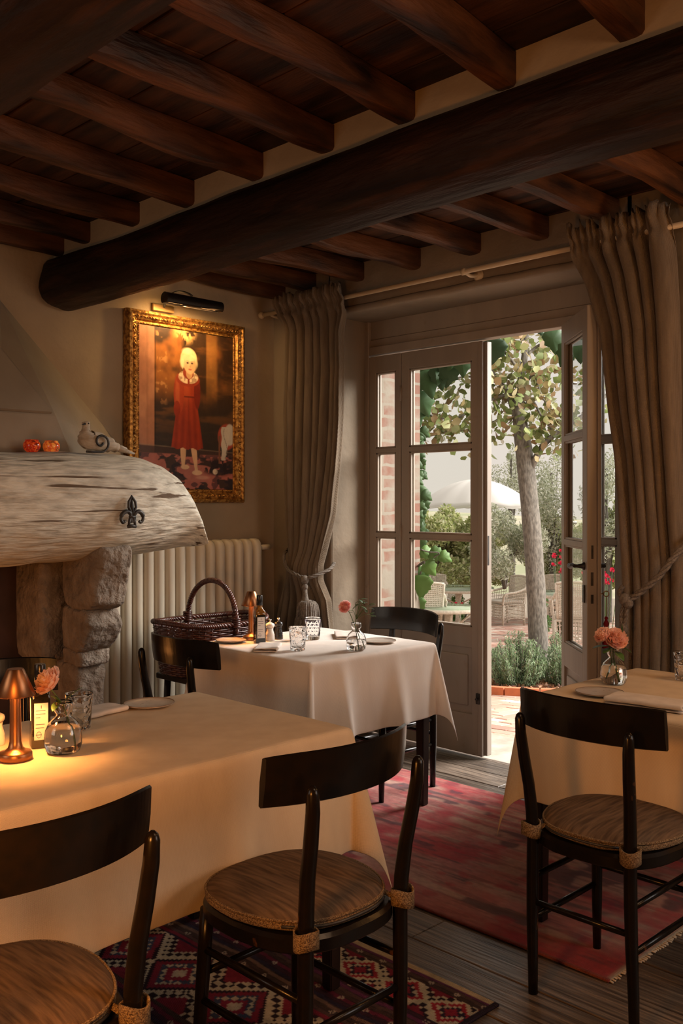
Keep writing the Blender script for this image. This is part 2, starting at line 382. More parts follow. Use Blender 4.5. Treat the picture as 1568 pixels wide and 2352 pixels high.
box(b, 4.27, 4.64, .2, 2.27, -.3, 3.4)
box(b, 4.27, 4.64, 2.1, 4.1, 2.52, 3.4)
o = obj('wall_exterior', b, M['brick'], smooth=False); tag(o, kind='structure')
# remaining room walls, behind and beside the camera
b = B(); box(b, -2.2, -2.0, -2.2, 4.6, -.05, 2.85); o = obj('wall_back', b, M['plaster'], smooth=False); tag(o, kind='structure')
b = B(); box(b, -2.2, 4.0, -2.2, -2.0, -.05, 2.85); o = obj('wall_front', b, M['plaster'], smooth=False); tag(o, kind='structure')
# threshold
M['sill'] = mat('travertine_threshold', (.42, .37, .31), .6, col2=(.30, .25, .20), scale=9, bump=.002)
b = B(); box(b, 4.242, 4.72, 2.27, 3.93, -.09, -.005, .004); o = obj('trim_5', b, M['sill'], smooth=False); tag(o, kind='structure')

# ---- ceiling timbers
def log_beam(name, xc, zc, R, y0, y1, seed, m, label, cat='ceiling beam', flare=0, group=None):
    ny = 90; ns = 28
    def f(u, v):
        y = y0+v*(y1-y0); a = 2*PI*u
        wob = .018*fn(y*.9, seed, 0)
        cx, cz = xc+.02*fn(y*.7, seed, 5), zc+.010*fn(y*.8, seed, 9)
        r = R*(1+.07*fn(math.cos(a)*1.2+seed, math.sin(a)*1.2, y*1.1)+.035*fn(math.cos(a)*3, math.sin(a)*3, y*3.5+seed))
        sq = 1/max(abs(math.cos(a))**4+abs(math.sin(a))**4, 1e-6)**.25
        r *= .55+.45*sq
        e = min(1, (y1-y)/.12+.55) if flare else 1
        r *= e**.5
        return (cx+math.cos(a)*r, y, cz+math.sin(a)*r+wob*.3)
    vs, fs = grid(f, ns, ny, True)
    fs.append(tuple(range(ns))[::-1]); fs.append(tuple(range(len(vs)-ns, len(vs))))
    o = obj(name, (vs, fs), m, auto=50); return tag(o, label, cat, group)
log_beam('ceiling_beam', 2.43, 2.52, .128, -2.0, 4.52, 2.0, M['beam'], 'thick rounded dark beam crossing the whole ceiling above the tables', flare=1)
log_beam('ceiling_beam', 1.04, 2.535, .135, -2.0, 4.52, 8.0, M['beam'], 'dark rounded beam in the top left corner, nearest the viewer')
# plaster strip between beam and boards
for nm, x0, x1 in (('trim_6', 2.40, 2.49), ('trim_7', .98, 1.09)):
    b = B(); box(b, x0, x1, -2.0, 4.50, 2.60, 2.79); o = obj(nm, b, M['plaster'], smooth=False); tag(o, kind='structure')
def joist(xa, ya, xb, yb, z, seed, label, group, w=.078, h=.088):
    n = 26
    L_ = math.hypot(xb-xa, yb-ya); dx, dy = (xb-xa)/L_, (yb-ya)/L_
    sec = [(-.5, 0), (-.5, .85), (-.36, 1), (.36, 1), (.5, .85), (.5, 0), (.36, -.14), (-.36, -.14)]
    sec = [(-.5, .15), (-.5, 1.3), (.5, 1.3), (.5, .15), (.40, .03), (.2, 0), (-.2, 0), (-.40, .03)]
    def f(u, v):
        s, t = sec[int(round(u*8)) % 8]
        ww = w*(1+.18*fn(v*3+seed*3, seed)); bow = .035*fn(v*2.2, seed*5.1)
        zb = z+.022*fn(v*3.1, seed*2.7, 4)+.004*fn(v*11, seed, s)
        x = xa+(xb-xa)*v-dy*(s*ww+bow); y = ya+(yb-ya)*v+dx*(s*ww+bow)
        return (x, y, min(zb+t*h, 2.766) if t > 1 else zb+t*h)
    vs, fs = grid(f, 8, n, True)
    fs.append(tuple(range(8))[::-1]); fs.append(tuple(range(len(vs)-8, len(vs))))
    o = obj('ceiling_joist', (vs, fs), M['joist'], auto=40); return tag(o, label, 'ceiling joist', group)
order = ['first', 'second', 'third', 'fourth', 'fifth', 'sixth', 'seventh', 'eighth', 'ninth', 'tenth', 'eleventh', 'twelfth']
ends = [4.43, 4.17, 3.75, 3.32, 2.87, 2.48, 2.09, 1.68, 1.28, .88, .48]
for i, y in enumerate(ends):
    joist(.95, y-.13 if i else y, 2.42, y, 2.672, i+1.3, f'dark brown joist left of the great beam, {order[i]} from the painting wall', 'joists between the two ceiling beams')
ends2 = [4.43, 4.15, 3.75, 3.34, 2.94, 2.54, 2.16, 1.78, 1.38, .98]
for i, y in enumerate(ends2):
    joist(2.47, y+.02, 3.93, y, 2.665, i+31.7, f'dark brown joist between great beam and door wall, {order[i]} from the painting wall', 'joists between the great beam and the door wall')

# ------------------------------------------------------------------ door set
def leaf(name, w, origin, rz, kind='structure', th=.045, sl=.075, sr=.075, thick_edge=False):
    """glazed leaf; local +x from hinge to free edge, z up. parts: three panes, panel"""
    b = B(); h = th/2
    top = 2.285; gl = [(.715, 1.195), (1.222, 1.700), (1.728, 2.185)]
    box(b, 0, sl, -h, h, .012, top, .004); box(b, w-sr, w, -h, h, .012, top, .004)
    for z0, z1 in ((.012, .235), (.60, .715), (1.195, 1.222), (1.700, 1.728), (2.185, top)):
        box(b, sl-.004, w-sr+.004, -h, h, z0, z1, .003)
    for z0, z1 in gl:                       # glazing beads
        for s in (-1, 1):
            for (a0, a1, c0, c1) in ((sl, w-sr, z0, z0+.010), (sl, w-sr, z1-.010, z1), (sl, sl+.010, z0, z1), (w-sr-.010, w-sr, z0, z1)):
                box(b, a0-.002, a1+.002, s*h*.25 if s > 0 else -h*.8, h*.8 if s > 0 else -h*.25, c0, c1, .002)
    o = obj(name, b, M['painted'], smooth=False, loc=origin); o.rotation_euler = (0, 0, rz); tag(o, kind=kind)
    for z0, z1 in gl:
        b = B(); box(b, sl-.005, w-sr+.005, -.002, .002, z0-.005, z1+.005); obj('pane', b, M['panetrans'], o, smooth=False)
    b = B(); box(b, sl-.01, w-sr+.01, -h*.45, h*.45, .20, .62)
    box(b, sl+.03, w-sr-.03, -h*.85, h*.85, .275, .56, .008); obj('panel', b, M['painted'], o, smooth=False)
    return o
XD = 4.215
# frame posts and head
b = B()
box(b, 4.185, 4.26, 3.955, 3.985, 0, 2.50, .004); box(b, 4.185, 4.26, 2.235, 2.265, 0, 2.50, .004)
box(b, 4.19, 4.26, 2.235, 3.985, 2.295, 2.345, .004)
box(b, 4.205, 4.25, 2.265, 3.955, 2.345, 2.39, .002); box(b, 4.21, 4.25, 2.265, 3.955, 2.392, 2.50, .002)
o = obj('trim_8', b, M['painted'], smooth=False); tag(o, kind='structure')
w1 = leaf('window_1', .255, (XD, 3.955, 0), -PI/2, sl=.055, sr=.04)
d1 = leaf('door_1', .585, (XD, 3.695, 0), -PI/2, sl=.06, sr=.07)
w2 = leaf('window_2', .148, (XD, 2.413, 0), -PI/2, sl=.010, sr=.040)
b = B(); box(b, 4.19, 4.25, 2.414, 2.472, 0, 2.295, .004); o = obj('trim_9', b, M['painted'], smooth=False); tag(o, kind='structure')
b = B(); box(b, .565, .595, -.034, -.0, .02, 2.28, .004); box(b, .582, .612, -.012, .03, .02, 2.28, .004); obj('meeting_strip', b, M['painted'], d1, smooth=False)
b = B(); box(b, .6005, .6135, -.006, .006, 1.06, 1.22, .001); obj('lock_keep', b, M['iron'], d1, smooth=False)
for zz in (.62, 1.18, 2.0):
    b = B(); tube(b, [(.0, -.026, zz), (.0, -.026, zz+.09)], .007, 8); obj('hinge', b, M['painted'], d1)
b = B(); box(b, .555, .58, -.04, -.024, .30, .36, .003); tube(b, [(.567, -.04, .33), (.567, -.055, .33)], .006, 8); obj('bolt', b, M['iron'], d1)
# opened right leaf
hx, hy = 4.125, 2.545; ex, ey = 3.775, 2.195
ang = math.atan2(ey-hy, ex-hx); wl_ = math.hypot(ex-hx, ey-hy)
d2 = leaf('door_2', wl_, (hx, hy, 0), ang, sl=.06, sr=.085)
b = B(); box(b, wl_-.012, wl_+.006, .0235, .040, .03, 2.27, .003); obj('rebate_strip', b, M['painted'], d2, smooth=False)
b = B(); box(b, wl_-.001, wl_+.001, -.004, .006, 1.15, 1.21, .0003); box(b, wl_-.001, wl_+.001, -.006, .006, 1.03, 1.09, .0003); box(b, wl_-.001, wl_+.0015, -.006, .006, .95, .99, .0003); obj('lock_plate', b, M['iron'], d2, smooth=False)
for sgn in (-1, 1):
    b = B(); yy = sgn*.0235
    lathe(b, [(.0, 0), (.018, 0), (.018, .006), (.012, .010), (.008, .03), (.008, .045)], 14); bmesh.ops.rotate(b, verts=b.verts, cent=(0, 0, 0), matrix=Matrix.Rotation(-sgn*PI/2, 3, 'X'))
    bmesh.ops.translate(b, verts=b.verts, vec=(wl_-.045, yy, 1.115))
    tube(b, smooth_path([(wl_-.045, yy+sgn*.043, 1.115), (wl_-.075, yy+sgn*.047, 1.118), (wl_-.115, yy+sgn*.045, 1.108), (wl_-.15, yy+sgn*.043, 1.113), (wl_-.165, yy+sgn*.04, 1.10)], 4), [.008]*4+[.010]*4+[.011]*4+[.009]*4+[.006], 10)
    obj('door_handle', b, M['iron'], d2)
    b = B(); box(b, wl_-.060, wl_-.030, min(yy, yy+sgn*.006), max(yy, yy+sgn*.006), .95, 1.03, .003); obj('keyhole_plate', b, M['iron'], d2, smooth=False)
for zz in (.35, 1.25, 1.95):
    b = B(); tube(b, [(-.012, -.0, zz), (-.012, 0, zz+.10)], .009, 8); tube(b, [(-.012, 0, zz+.05), (-.03, .06, zz+.05)], .008, 6); obj('hinge', b, M['painted'], d2)
# key with red tassel in the lock of the opened leaf, on the side towards the curtain
R2 = Matrix.Rotation(ang, 3, 'Z')
def lp(x, y, z): v = R2@Vector((x, y, z)); return Vector((hx+v.x, hy+v.y, z))
kx = wl_-.045
yk = .0235 if (lp(kx, .0235, 0)-lp(kx, -.0235, 0)).dot(Vector((1, -1, 0))) > 0 else -.0235
sg = 1 if yk > 0 else -1
key = empty('key', lp(kx, yk, 0)+Vector((0, 0, .99)), label='small key with a hanging dark red tassel in the open door leaf', cat='key')
dirk = (R2@Vector((0, sg, 0)))
b = B(); tube(b, [dirk*.005, dirk*.042], .0035, 8)
ring = [dirk*(.052+.012*math.cos(a))+Vector((0, 0, .012*math.sin(a))) for a in [2*PI*i/14 for i in range(14)]]
tube(b, ring, .0026, 6, closed=True); obj('bow', b, M['brass'], key)
p0 = dirk*.052
b = B(); tube(b, [p0+Vector((0, 0, -.010)), p0+Vector((0, 0, -.10))], .0015, 6); obj('cord', b, M['red'], key)
b = B(); lathe(b, [(0, 0), (.006, -.004), (.009, -.010), (.005, -.017), (.010, -.026), (.013, -.036), (.009, -.048), (.010, -.052), (.015, -.085), (.018, -.125), (.0185, -.145), (0, -.147)][::-1], 16, c=(p0.x, p0.y, -.10)); obj('tassel', b, M['red'], key)

# ------------------------------------------------------------------ curtain rod and curtains
XR = 3.775; ZR = 2.555
rod = empty('curtain_rod', (XR, 3.1, ZR), label='long slim curtain rod above the glazed doors', cat='curtain rod')
M['rodm'] = mat('pale_rod_wood', (.50, .38, .24), .45)
b = B(); tube(b, [(0, -1.45, 0), (0, 1.36, 0)], .0125, 14); obj('rod', b, M['rodm'], rod)
for y in (-.19, -1.40, 1.30):
    b = B(); tube(b, smooth_path([(0, y, .0), (.05, y, -.012), (.10, y, -.004), (.118, y, 0)], 4), .009, 10)
    lathe(b, [(.0, 0), (.016, .0), (.030, .012), (.030, .02), (0, .021)], 16); 
    fin = [v for v in b.verts if abs(v.co.y) < .05]
    bmesh.ops.rotate(b, verts=fin, cent=(0, 0, 0), matrix=Matrix.Rotation(PI/2, 3, 'Y')); bmesh.ops.translate(b, verts=fin, vec=(.105, y, 0))
    if y == -.19:
        tube(b, [(0, y-.012, 0), (0, y+.012, 0)], .018, 12)
    obj('bracket', b, M['rodm'], rod)
b = B(); lathe(b, [(0, 0), (.014, .004), (.022, .02), (.016, .036), (0, .042)], 14); bmesh.ops.rotate(b, verts=b.verts, cent=(0, 0, 0), matrix=Matrix.Rotation(-PI/2, 3, 'X')); bmesh.ops.translate(b, verts=b.verts, vec=(0, 1.35, 0)); obj('finial', b, M['rodm'], rod)

def curtain(name, edgeL, edgeR, z1, z0, npl, seed, label, amp0=.035, xoff=None, flap=None):
    """edgeL/edgeR: tables (z -> Y) from bottom to top; header frill near the top"""
    nu, nv = npl*14, 110
    def f(u, v):
        z = z0+(z1-z0)*v
        yl, yr = lerp(edgeL, z), lerp(edgeR, z)
        wdt = abs(yr-yl)
        uu = u+.012*fn(u*4, z*.8, seed)*(1 if u not in (0, 1) else 0)
        y = yl+(yr-yl)*uu
        ph = 2*PI*npl*(u+.085*fn(u*3.3, seed)+.02*fn(z*1.1, u*4, seed))
        a = amp0*(.85+1.1*fn(u*5, seed, z*.3))
        hd = sm((z-(z1-.17))/.10)       # header
        a *= (1-.55*hd)
        s = math.sin(ph); s = math.copysign(abs(s)**.75, s)
        x = -a*s-.006*fn(u*18, z*2, seed)
        y += .35*a*math.cos(ph)*(1-hd)
        if hd > 0:
            x += -.036*hd-.015*hd*math.sin(ph*2.7+1.3)+.010*hd*fn(u*40, z*30, seed)-.01*hd
            y += .010*hd*fn(u*30, z*20, seed+3); z += .040*hd*fn(u*30, seed, 7)*sm((v-.955)/.045)
        gather = math.exp(-((z-(z1-.085))/.018)**2)
        x *= 1-.6*gather
        if xoff: x += xoff(u, z)
        if flap:
            dx, dy = flap(u, z); x += dx; y += dy
        return (XR+x, y, z)
    vs, fs = grid(f, nu, nv); o = obj(name, (vs, fs), M['curtainL']); solid(o, .003); return tag(o, label, 'curtain', 'pair of curtains at the glazed doors')
def yof(px, X=XR): t = (px-784)/2174; return X*(1-t)/(1+t)
def zof(px, py, X=XR): t = (px-784)/2174; return H+(1155-py)/2174*X*math.sqrt(2)/(1+t)
# left curtain, drawn to its tie at z ~ 1.0
tl = [(zof(650, py), yof(px)) for px, py in [(640, 1700), (643, 1430), (650, 1380), (664, 1322), (668, 1300), (667, 1260), (660, 1200), (655, 1100), (653, 950), (657, 820), (657, 765), (640, 712)]]
tr = [(zof(760, py), yof(px)) for px, py in [(775, 1700), (768, 1430), (760, 1380), (738, 1335), (738, 1300), (752, 1240), (770, 1180), (786, 1080), (796, 960), (801, 850), (797, 770), (797, 690)]]
def flapL(u, z):
    k = sm((u-.72)/.2)*sm((z-1.15)/.5)*(1-sm((z-2.35)/.15))
    return (-.045*k*(.7+.6*fn(z*2.1, u*2, 2)), 0)
def pinch(z): return math.exp(-((z-1.0)/.10)**2)
cL = curtain('curtain', tl, tr, 2.63, .012, 8, 3.1, 'taupe linen curtain left of the glazed doors, tied with a tasselled rope', .030,
             lambda u, z: -.045*pinch(z)*math.sin(PI*u)-.02*sm((1.0-z)/.3), flapL)
trr = [(zof(1400, py), yof(px)) for px, py in [(1425, 1900), (1440, 1600), (1450, 1450), (1452, 1365), (1448, 1290), (1436, 1170), (1420, 1050), (1402, 950), (1390, 850), (1380, 760), (1345, 640), (1316, 580)]]
trl = [(zof(1555, py), yof(px)) for px, py in [(1572, 1900), (1568, 1500), (1566, 1300), (1560, 1200), (1556, 1000), (1552, 700), (1545, 520)]]
cR = curtain('curtain', trr, trl, 2.645, .012, 6, 9.4, 'taupe linen curtain right of the glazed doors, behind the rear right table', .040,
             lambda u, z: -.055*sm(1-abs(z-1.02)/.8)*sm(1-u*1.5))
# tie ropes
def rope(bm, pts, r, twist=26, strands=3):
    pts = smooth_path(pts, 10); n = len(pts)
    for s in range(strands):
        out = []
        for i, p in enumerate(pts):
            t = (pts[min(i+1, n-1)]-pts[max(i-1, 0)]).normalized(); a = Vector((0, 0, 1)) if abs(t.z) < .95 else Vector((1, 0, 0))
            u = t.cross(a).normalized(); w = t.cross(u); th = i*2*PI/twist*2+s*2*PI/strands
            out.append(p+(u*math.cos(th)+w*math.sin(th))*r*.55)
        tube(bm, out, r*.58, 7)
def ball(bm, c, r, seg=12, sz=1):
    lathe(bm, [(r*math.sin(PI*k/8), -r*sz*math.cos(PI*k/8)) for k in range(9)], seg, c=c, capb=False, capt=False)
tbL = empty('curtain_tieback', (3.68, 3.93, .98), label='grey rope tieback with a fringed tassel on the left curtain', cat='curtain tieback', group='rope tiebacks of the curtains')
def q(x, y, z): return (x-3.68, y-3.93, z-.98)
b = B(); rope(b, [q(3.88, 4.28, 1.13), q(3.80, 4.255, 1.12), q(3.72, 4.20, 1.085), q(3.655, 4.10, 1.02), q(3.64, 3.99, .985), q(3.645, 3.93, .975)], .010)
rope(b, [q(3.645, 3.93, .975), q(3.66, 3.885, .985), q(3.76, 3.86, 1.02), q(3.84, 3.90, 1.05)], .010); obj('rope', b, M['ropegrey'], tbL)
b = B(); ball(b, q(3.632, 3.925, .965), .024, sz=1.1); ball(b, q(3.63, 3.922, .925), .018, sz=1.2)
lathe(b, [(.012, 0), (.014, -.03), (.020, -.06), (.030, -.075), (.034, -.085)][::-1], 18, c=q(3.63, 3.92, .915)); obj('knot', b, M['ropegrey'], tbL)
b = B(); r_ = random.Random(4)
for tier, (z0, z1, rr, rb, n) in enumerate(((.845, .755, .030, .062, 46), (.775, .665, .034, .072, 56))):
    for i in range(n):
        a = 2*PI*i/n+r_.uniform(-.05, .05); rr2 = rb*r_.uniform(.85, 1.08)
        cx, cy = 3.63, 3.90
        pts = [(cx+math.cos(a)*rr, cy+math.sin(a)*rr, z0), (cx+math.cos(a)*(rr+rr2)*.58, cy+math.sin(a)*(rr+rr2)*.58, z0-.02), (cx+math.cos(a)*rr2, cy+math.sin(a)*rr2, z1+r_.uniform(-.006, .006))]
        tube(b, [q(*p) for p in smooth_path(pts, 3)], [.0065]*4+[.0065]*2+[.006], 5)
    lathe(b, [(rb*.8, z1+.01-.98), (rr*1.1, z0-.01-.98), (rr*.7, z0+.008-.98)], 18, c=(-.05, -.03, 0))
obj('tassel', b, M['ropegrey'], tbL)
tbR = empty('curtain_tieback', (3.66, 1.985, 1.0), label='grey knotted rope tieback on the right curtain, rising to a wall hook', cat='curtain tieback', group='rope tiebacks of the curtains')
def q(x, y, z): return (x-3.66, y-.058*sm((y-1.70)/.15)-1.985, z-1.0)
b = B(); rope(b, [q(3.885, 1.70, 1.32), q(3.80, 1.735, 1.27), q(3.68, 1.80, 1.19), q(3.635, 1.87, 1.10), q(3.615, 1.95, 1.025), q(3.61, 2.0, .99)], .013); 
rope(b, [q(3.61, 2.0, .99), q(3.64, 2.045, 1.02), q(3.72, 2.06, 1.05), q(3.82, 2.02, 1.10)], .011)
rope(b, [q(3.60, 2.005, .985), q(3.592, 2.012, .93), q(3.592, 2.010, .885)], .008); rope(b, [q(3.60, 1.99, .985), q(3.595, 1.992, .93), q(3.592, 2.0, .885)], .008)
ball(b, q(3.60, 2.0, 1.0), .026); ball(b, q(3.60, 1.985, .985), .022); ball(b, q(3.592, 2.002, .88), .020, sz=1.2)
rope(b, [q(3.592, 2.005, .87), q(3.592, 2.02, .80), q(3.595, 2.03, .66)], .009)
obj('rope', b, M['ropegrey'], tbR)
b = B()
for i in range(40):
    a = 2*PI*i/40; rb = .055*r_.uniform(.85, 1.1)
    tube(b, [q(3.597+math.cos(a)*.02, 2.02+math.sin(a)*.02, .66), q(3.597+math.cos(a)*.045, 2.02+math.sin(a)*.045, .63), q(3.597+math.cos(a)*rb, 2.02+math.sin(a)*rb, .50)], .005, 5)
obj('tassel', b, M['ropegrey'], tbR)
b = B(); tube(b, [q(3.899, 1.70, 1.325), q(3.87, 1.70, 1.325)], .012, 12); ball(b, q(3.868, 1.70, 1.325), .017); obj('hook', b, M['brass'], tbR)
b = B(); box(b, 3.888, 3.8995, 1.52, 1.66, 1.0, 1.12, .003); box(b, 3.884, 3.889, 1.545, 1.635, 1.025, 1.095, .002)
sw = obj('switch_plate', b, M['socket'], smooth=False); tag(sw, 'cream switch plate on the wall at the right edge', 'switch plate')

# ------------------------------------------------------------------ painting
PX0, PX1, PZ0, PZ1 = 2.81, 3.62, 1.40, 2.462; FW = .085
pt = empty('painting', ((PX0+PX1)/2, 4.49, PZ0), label='gilt-framed painted portrait of a blond child in a red dress', cat='painting')
ox, oy, oz = pt.location
prof = [(0, .0), (0, .035), (.006, .055), (.020, .060), (.030, .050), (.052, .046), (.060, .032), (.070, .036), (.078, .028), (FW, .018), (FW, .0)]
b = B()
cor = [(PX0, PZ0, 1, 1), (PX1, PZ0, -1, 1), (PX1, PZ1, -1, -1), (PX0, PZ1, 1, -1)]
rings = []
for (cx, cz, sx, sz) in cor: rings.append([b.verts.new((cx+sx*d-ox, 4.492-h-oy, cz+sz*d-oz)) for d, h in prof])
for i in range(4):
    a, c = rings[i], rings[(i+1) % 4]
    for k in range(len(prof)-1): b.faces.new((a[k], c[k], c[k+1], a[k+1]))
fr = obj('frame', b, M['gold'], pt, smooth=False)
b = B(); r_ = random.Random(8)           # carved leaves and beads of the frame
def orn(along, z_or_x, vert):
    pass
def frame_pt(side, s, d, h):
    (ax, az, sx, sz), (bx, bz, tx, tz) = cor[side], cor[(side+1) % 4]
    a = Vector((ax+sx*d, 4.492-h, az+sz*d)); c = Vector((bx+tx*d, 4.492-h, bz+tz*d))
    return a+(c-a)*s-Vector((ox, oy, oz))
for side in range(4):
    L_ = (PX1-PX0) if side % 2 == 0 else (PZ1-PZ0)
    n = int(L_/.011)
    for i in range(n):
        p = frame_pt(side, (i+.5)/n, .073, .036); ball(b, p, .0042, 5)
    n = int(L_/.021)
    for i in range(n):
        p = frame_pt(side, (i+.5)/n, .040+.008*math.sin(i*1.7), .050); p2 = frame_pt(side, (i+1.2)/n, .042-.008*math.sin(i*1.7), .052)
        tube(b, [p, (p+p2)/2+Vector((0, -.006, 0)), p2], [.002, .0055, .002], 5)
obj('carving', b, M['gold'], pt)
# the painted picture itself, as paint colours on the canvas
def blend(A, m, c): m = m[..., None]; return A*(1-m)+np.asarray(c)*m
def ss(a, b_, x): t = np.clip((x-a)/(b_-a), 0, 1); return t*t*(3-2*t)
def ell(U, V, cx, cy, rx, ry, soft=.15): d = np.sqrt(((U-cx)/rx)**2+((V-cy)/ry)**2); return 1-ss(1-soft, 1+soft, d)
def vnoise(U, V, sx, sy, seed, oct=4):
    r = np.random.default_rng(seed); out = np.zeros_like(U); amp = 1; tot = 0
    for o_ in range(oct):
        g = r.random((64, 64)); x = U*sx*2**o_; y = V*sy*2**o_; xi = np.floor(x).astype(int); yi = np.floor(y).astype(int); fx = x-xi; fy = y-yi
        fx = fx*fx*(3-2*fx); fy = fy*fy*(3-2*fy)
        a = g[xi % 64, yi % 64]; b1 = g[(xi+1) % 64, yi % 64]; c1 = g[xi % 64, (yi+1) % 64]; d1_ = g[(xi+1) % 64, (yi+1) % 64]
        out += amp*((a*(1-fx)+b1*fx)*(1-fy)+(c1*(1-fx)+d1_*fx)*fy); tot += amp; amp *= .5
    return out/tot
def paint_portrait(nu, nv):
    U, V = np.meshgrid(np.linspace(0, 1, nu+1), np.linspace(0, 1, nv+1))   # V: 0 bottom, 1 top
    Vt = 1-V
    n1 = vnoise(U, V, 5, 6, 1); n2 = vnoise(U, V, 22, 26, 2, 3); n3 = vnoise(U, V, 3, 18, 3)
    A = np.zeros(U.shape+(3,)); A[:] = (.05, .025, .012)
    A = blend(A, ss(.45, .75, n1)*(1-ss(.25, .6, Vt)), (.36, .13, .03)); A = blend(A, ss(.3, .65, Vt)*.8, (.035, .030, .026))
    A = blend(A, ss(.5, .7, n3)*.35*(1-ss(.5, .75, Vt)), (.30, .12, .03))
    m = (U < .155)*1.0; A = blend(A, m*.9, (.46, .20, .11)); A = blend(A, m*ss(.5, .7, n1)*.5, (.55, .27, .15)); A = blend(A, m*ss(.50, .54, U*6+n3*.2)*(U*6 < .56)*.4, (.3, .12, .06))
    A = blend(A, ss(.155, .158, U)*(1-ss(.163, .168, U))*.7, (.03, .015, .01))
    m = ss(.69, .71, U)*(1-ss(.80, .84, U))*(1-ss(.25, .5, Vt)); A = blend(A, m*(.3+.6*n3), (.46, .20, .05))
    m = ell(U, V, .47, 1.0, .10, .07, .5)*ss(.45, .6, n2); A = blend(A, m*.9, (.75, .45, .16))
    m = ss(.155, .18, U)*(1-ss(.26, .30, U))*ss(.58, .68, n2)*(1-ss(.35, .55, Vt)); A = blend(A, m*.5, (.65, .33, .12))
    # floor and rug
    fl_ = ss(.742, .752, Vt-.03*(U-.5)); A = blend(A, fl_*.9, (.06, .035, .03)); A = blend(A, ss(.738, .742, Vt-.03*(U-.5))*(1-ss(.744, .748, Vt-.03*(U-.5)))*.5, (.30, .22, .15))
    rgm = ss(.775, .785, Vt); A = blend(A, rgm*ss(.47, .53, vnoise(U, V, 9, 26, 6, 3)), (.42, .14, .11)); A = blend(A, rgm*ss(.55, .6, vnoise(U, V, 14, 34, 9, 2))*.7, (.02, .02, .03))
    A = blend(A, ell(U, V, .63, .10, .18, .055, .05), (.42, .15, .12)); A = blend(A, ell(U, V, .66, .075, .07, .012, .4)*.6, (.60, .35, .25))
    A = blend(A, ell(U, V, .84, .145, .20, .055, .3)*ss(.42, .5, n2), (.025, .018, .02))
    # chair with white cloth
    A = blend(A, ell(U, V, .93, .345, .10, .085, .1), (.38, .07, .04)); A = blend(A, ell(U, V, .965, .36, .06, .07, .1), (.55, .50, .42))
    wd_ = .018+.035*np.clip((V-.19)/.2, 0, 1)+.004*np.sin(V*70); A = blend(A, (1-ss(.95, 1.1, np.abs(U-(.925+(V-.40)*.16))/wd_))*(V > .19)*(V < .41), (.58, .52, .43))
    A = blend(A, (np.abs(U-.915-.02*np.sin(V*30)) < .004)*(V > .20)*(V < .40)*1., (.30, .26, .2))
    A = blend(A, (np.abs(U-.847) < .012)*(V > .17)*(V < .35)*1., (.20, .09, .05))
    A = blend(A, ell(U, V, .80, .115, .028, .018, .2)*ss(.4, .5, n2), (.65, .55, .42))
    # legs and feet
    for cx, vb, w_ in ((.45, .145, .026), (.565, .115, .026)):
        wd = w_*(.70+.5*ss(.14, .24, V)); A = blend(A, (1-ss(.85, 1.05, np.abs(U-cx-(.02*(.25-V)/.1 if cx > .5 else .0))/wd))*(V > vb)*(V < .28), (.66, .42, .25))
    A = blend(A, ell(U, V, .60, .105, .055, .016, .15), (.70, .47, .29)); A = blend(A, ell(U, V, .47, .14, .045, .015, .15), (.66, .44, .27))
    # dress
    cx = .505; t = np.clip((.70-V)/.43, 0, 1)
    hw = np.where(V > .585, .085+.04*ss(.585, .70, .70-(V-.585)), .085+.085*np.clip((.585-V)/.32, 0, 1)**.8)
    hw = np.where(V > .66, .10, hw); body = (1-ss(.96, 1.03, np.abs(U-cx+.01)/hw))*(V < .70)*(V > .255+.006*np.sin(U*60))
    A = blend(A, body, (.34, .045, .018)); fold = .5+.5*np.sin(U*95+V*8*np.sign(U-.5)); A = blend(A, body*(V < .585)*fold*.45, (.14, .018, .012))
    A = blend(A, body*ell(U, V, .46, .62, .06, .09, .6)*.5, (.52, .10, .03)); A = blend(A, body*(np.abs(V-.585) < .005)*.7, (.10, .015, .01))
    A = blend(A, ell(U, V, .405, .60, .055, .125, .08), (.38, .055, .02)); A = blend(A, ell(U, V, .39, .61, .022, .09, .5)*.6, (.56, .14, .05))
    A = blend(A, ell(U, V, .385, .505, .035, .05, .12), (.28, .035, .015)); A = blend(A, ell(U, V, .60, .62, .035, .11, .12), (.18, .022, .012))
    A = blend(A, ell(U, V, .50, .695, .125, .045, .08)*(V < .72), (.34, .05, .02))
    # lace collar, neck, face, hair
    A = blend(A, ell(U, V, .505, .71, .105, .042, .06), (.80, .62, .40)); A = blend(A, ell(U, V, .505, .71, .105, .042, .06)*ss(.52, .6, vnoise(U, V, 60, 80, 12, 1))*.7, (.35, .18, .09))
    A = blend(A, ell(U, V, .505, .735, .058, .038, .08), (.36, .05, .02)*1); A = blend(A, (np.abs(U-.508) < .010)*(V < .70)*(V > .665)*1., (.36, .05, .02))
    A = blend(A, ell(U, V, .515, .735, .035, .035, .1), (.66, .36, .17))
    A = blend(A, ell(U, V, .51, .825, .088, .070, .08), (.80, .58, .30)); A = blend(A, ell(U, V, .51, .80, .092, .055, .15)*ss(.4, .6, vnoise(U, V, 50, 14, 15, 2)), (.90, .70, .40))
    A = blend(A, ell(U, V, .49, .872, .045, .02, .5), (.90, .72, .42))
    A = blend(A, ell(U, V, .522, .790, .062, .060, .08), (.84, .52, .28)); A = blend(A, ell(U, V, .555, .79, .03, .05, .5)*.5, (.60, .31, .14)); A = blend(A, ell(U, V, .51, .832, .07, .022, .25)*.8, (.88, .68, .38))
    for ex_ in (.497, .545): A = blend(A, ell(U, V, ex_, .800, .0125, .0058, .3), (.12, .07, .05)); A = blend(A, ell(U, V, ex_, .812, .016, .003, .5)*.5, (.5, .3, .14))
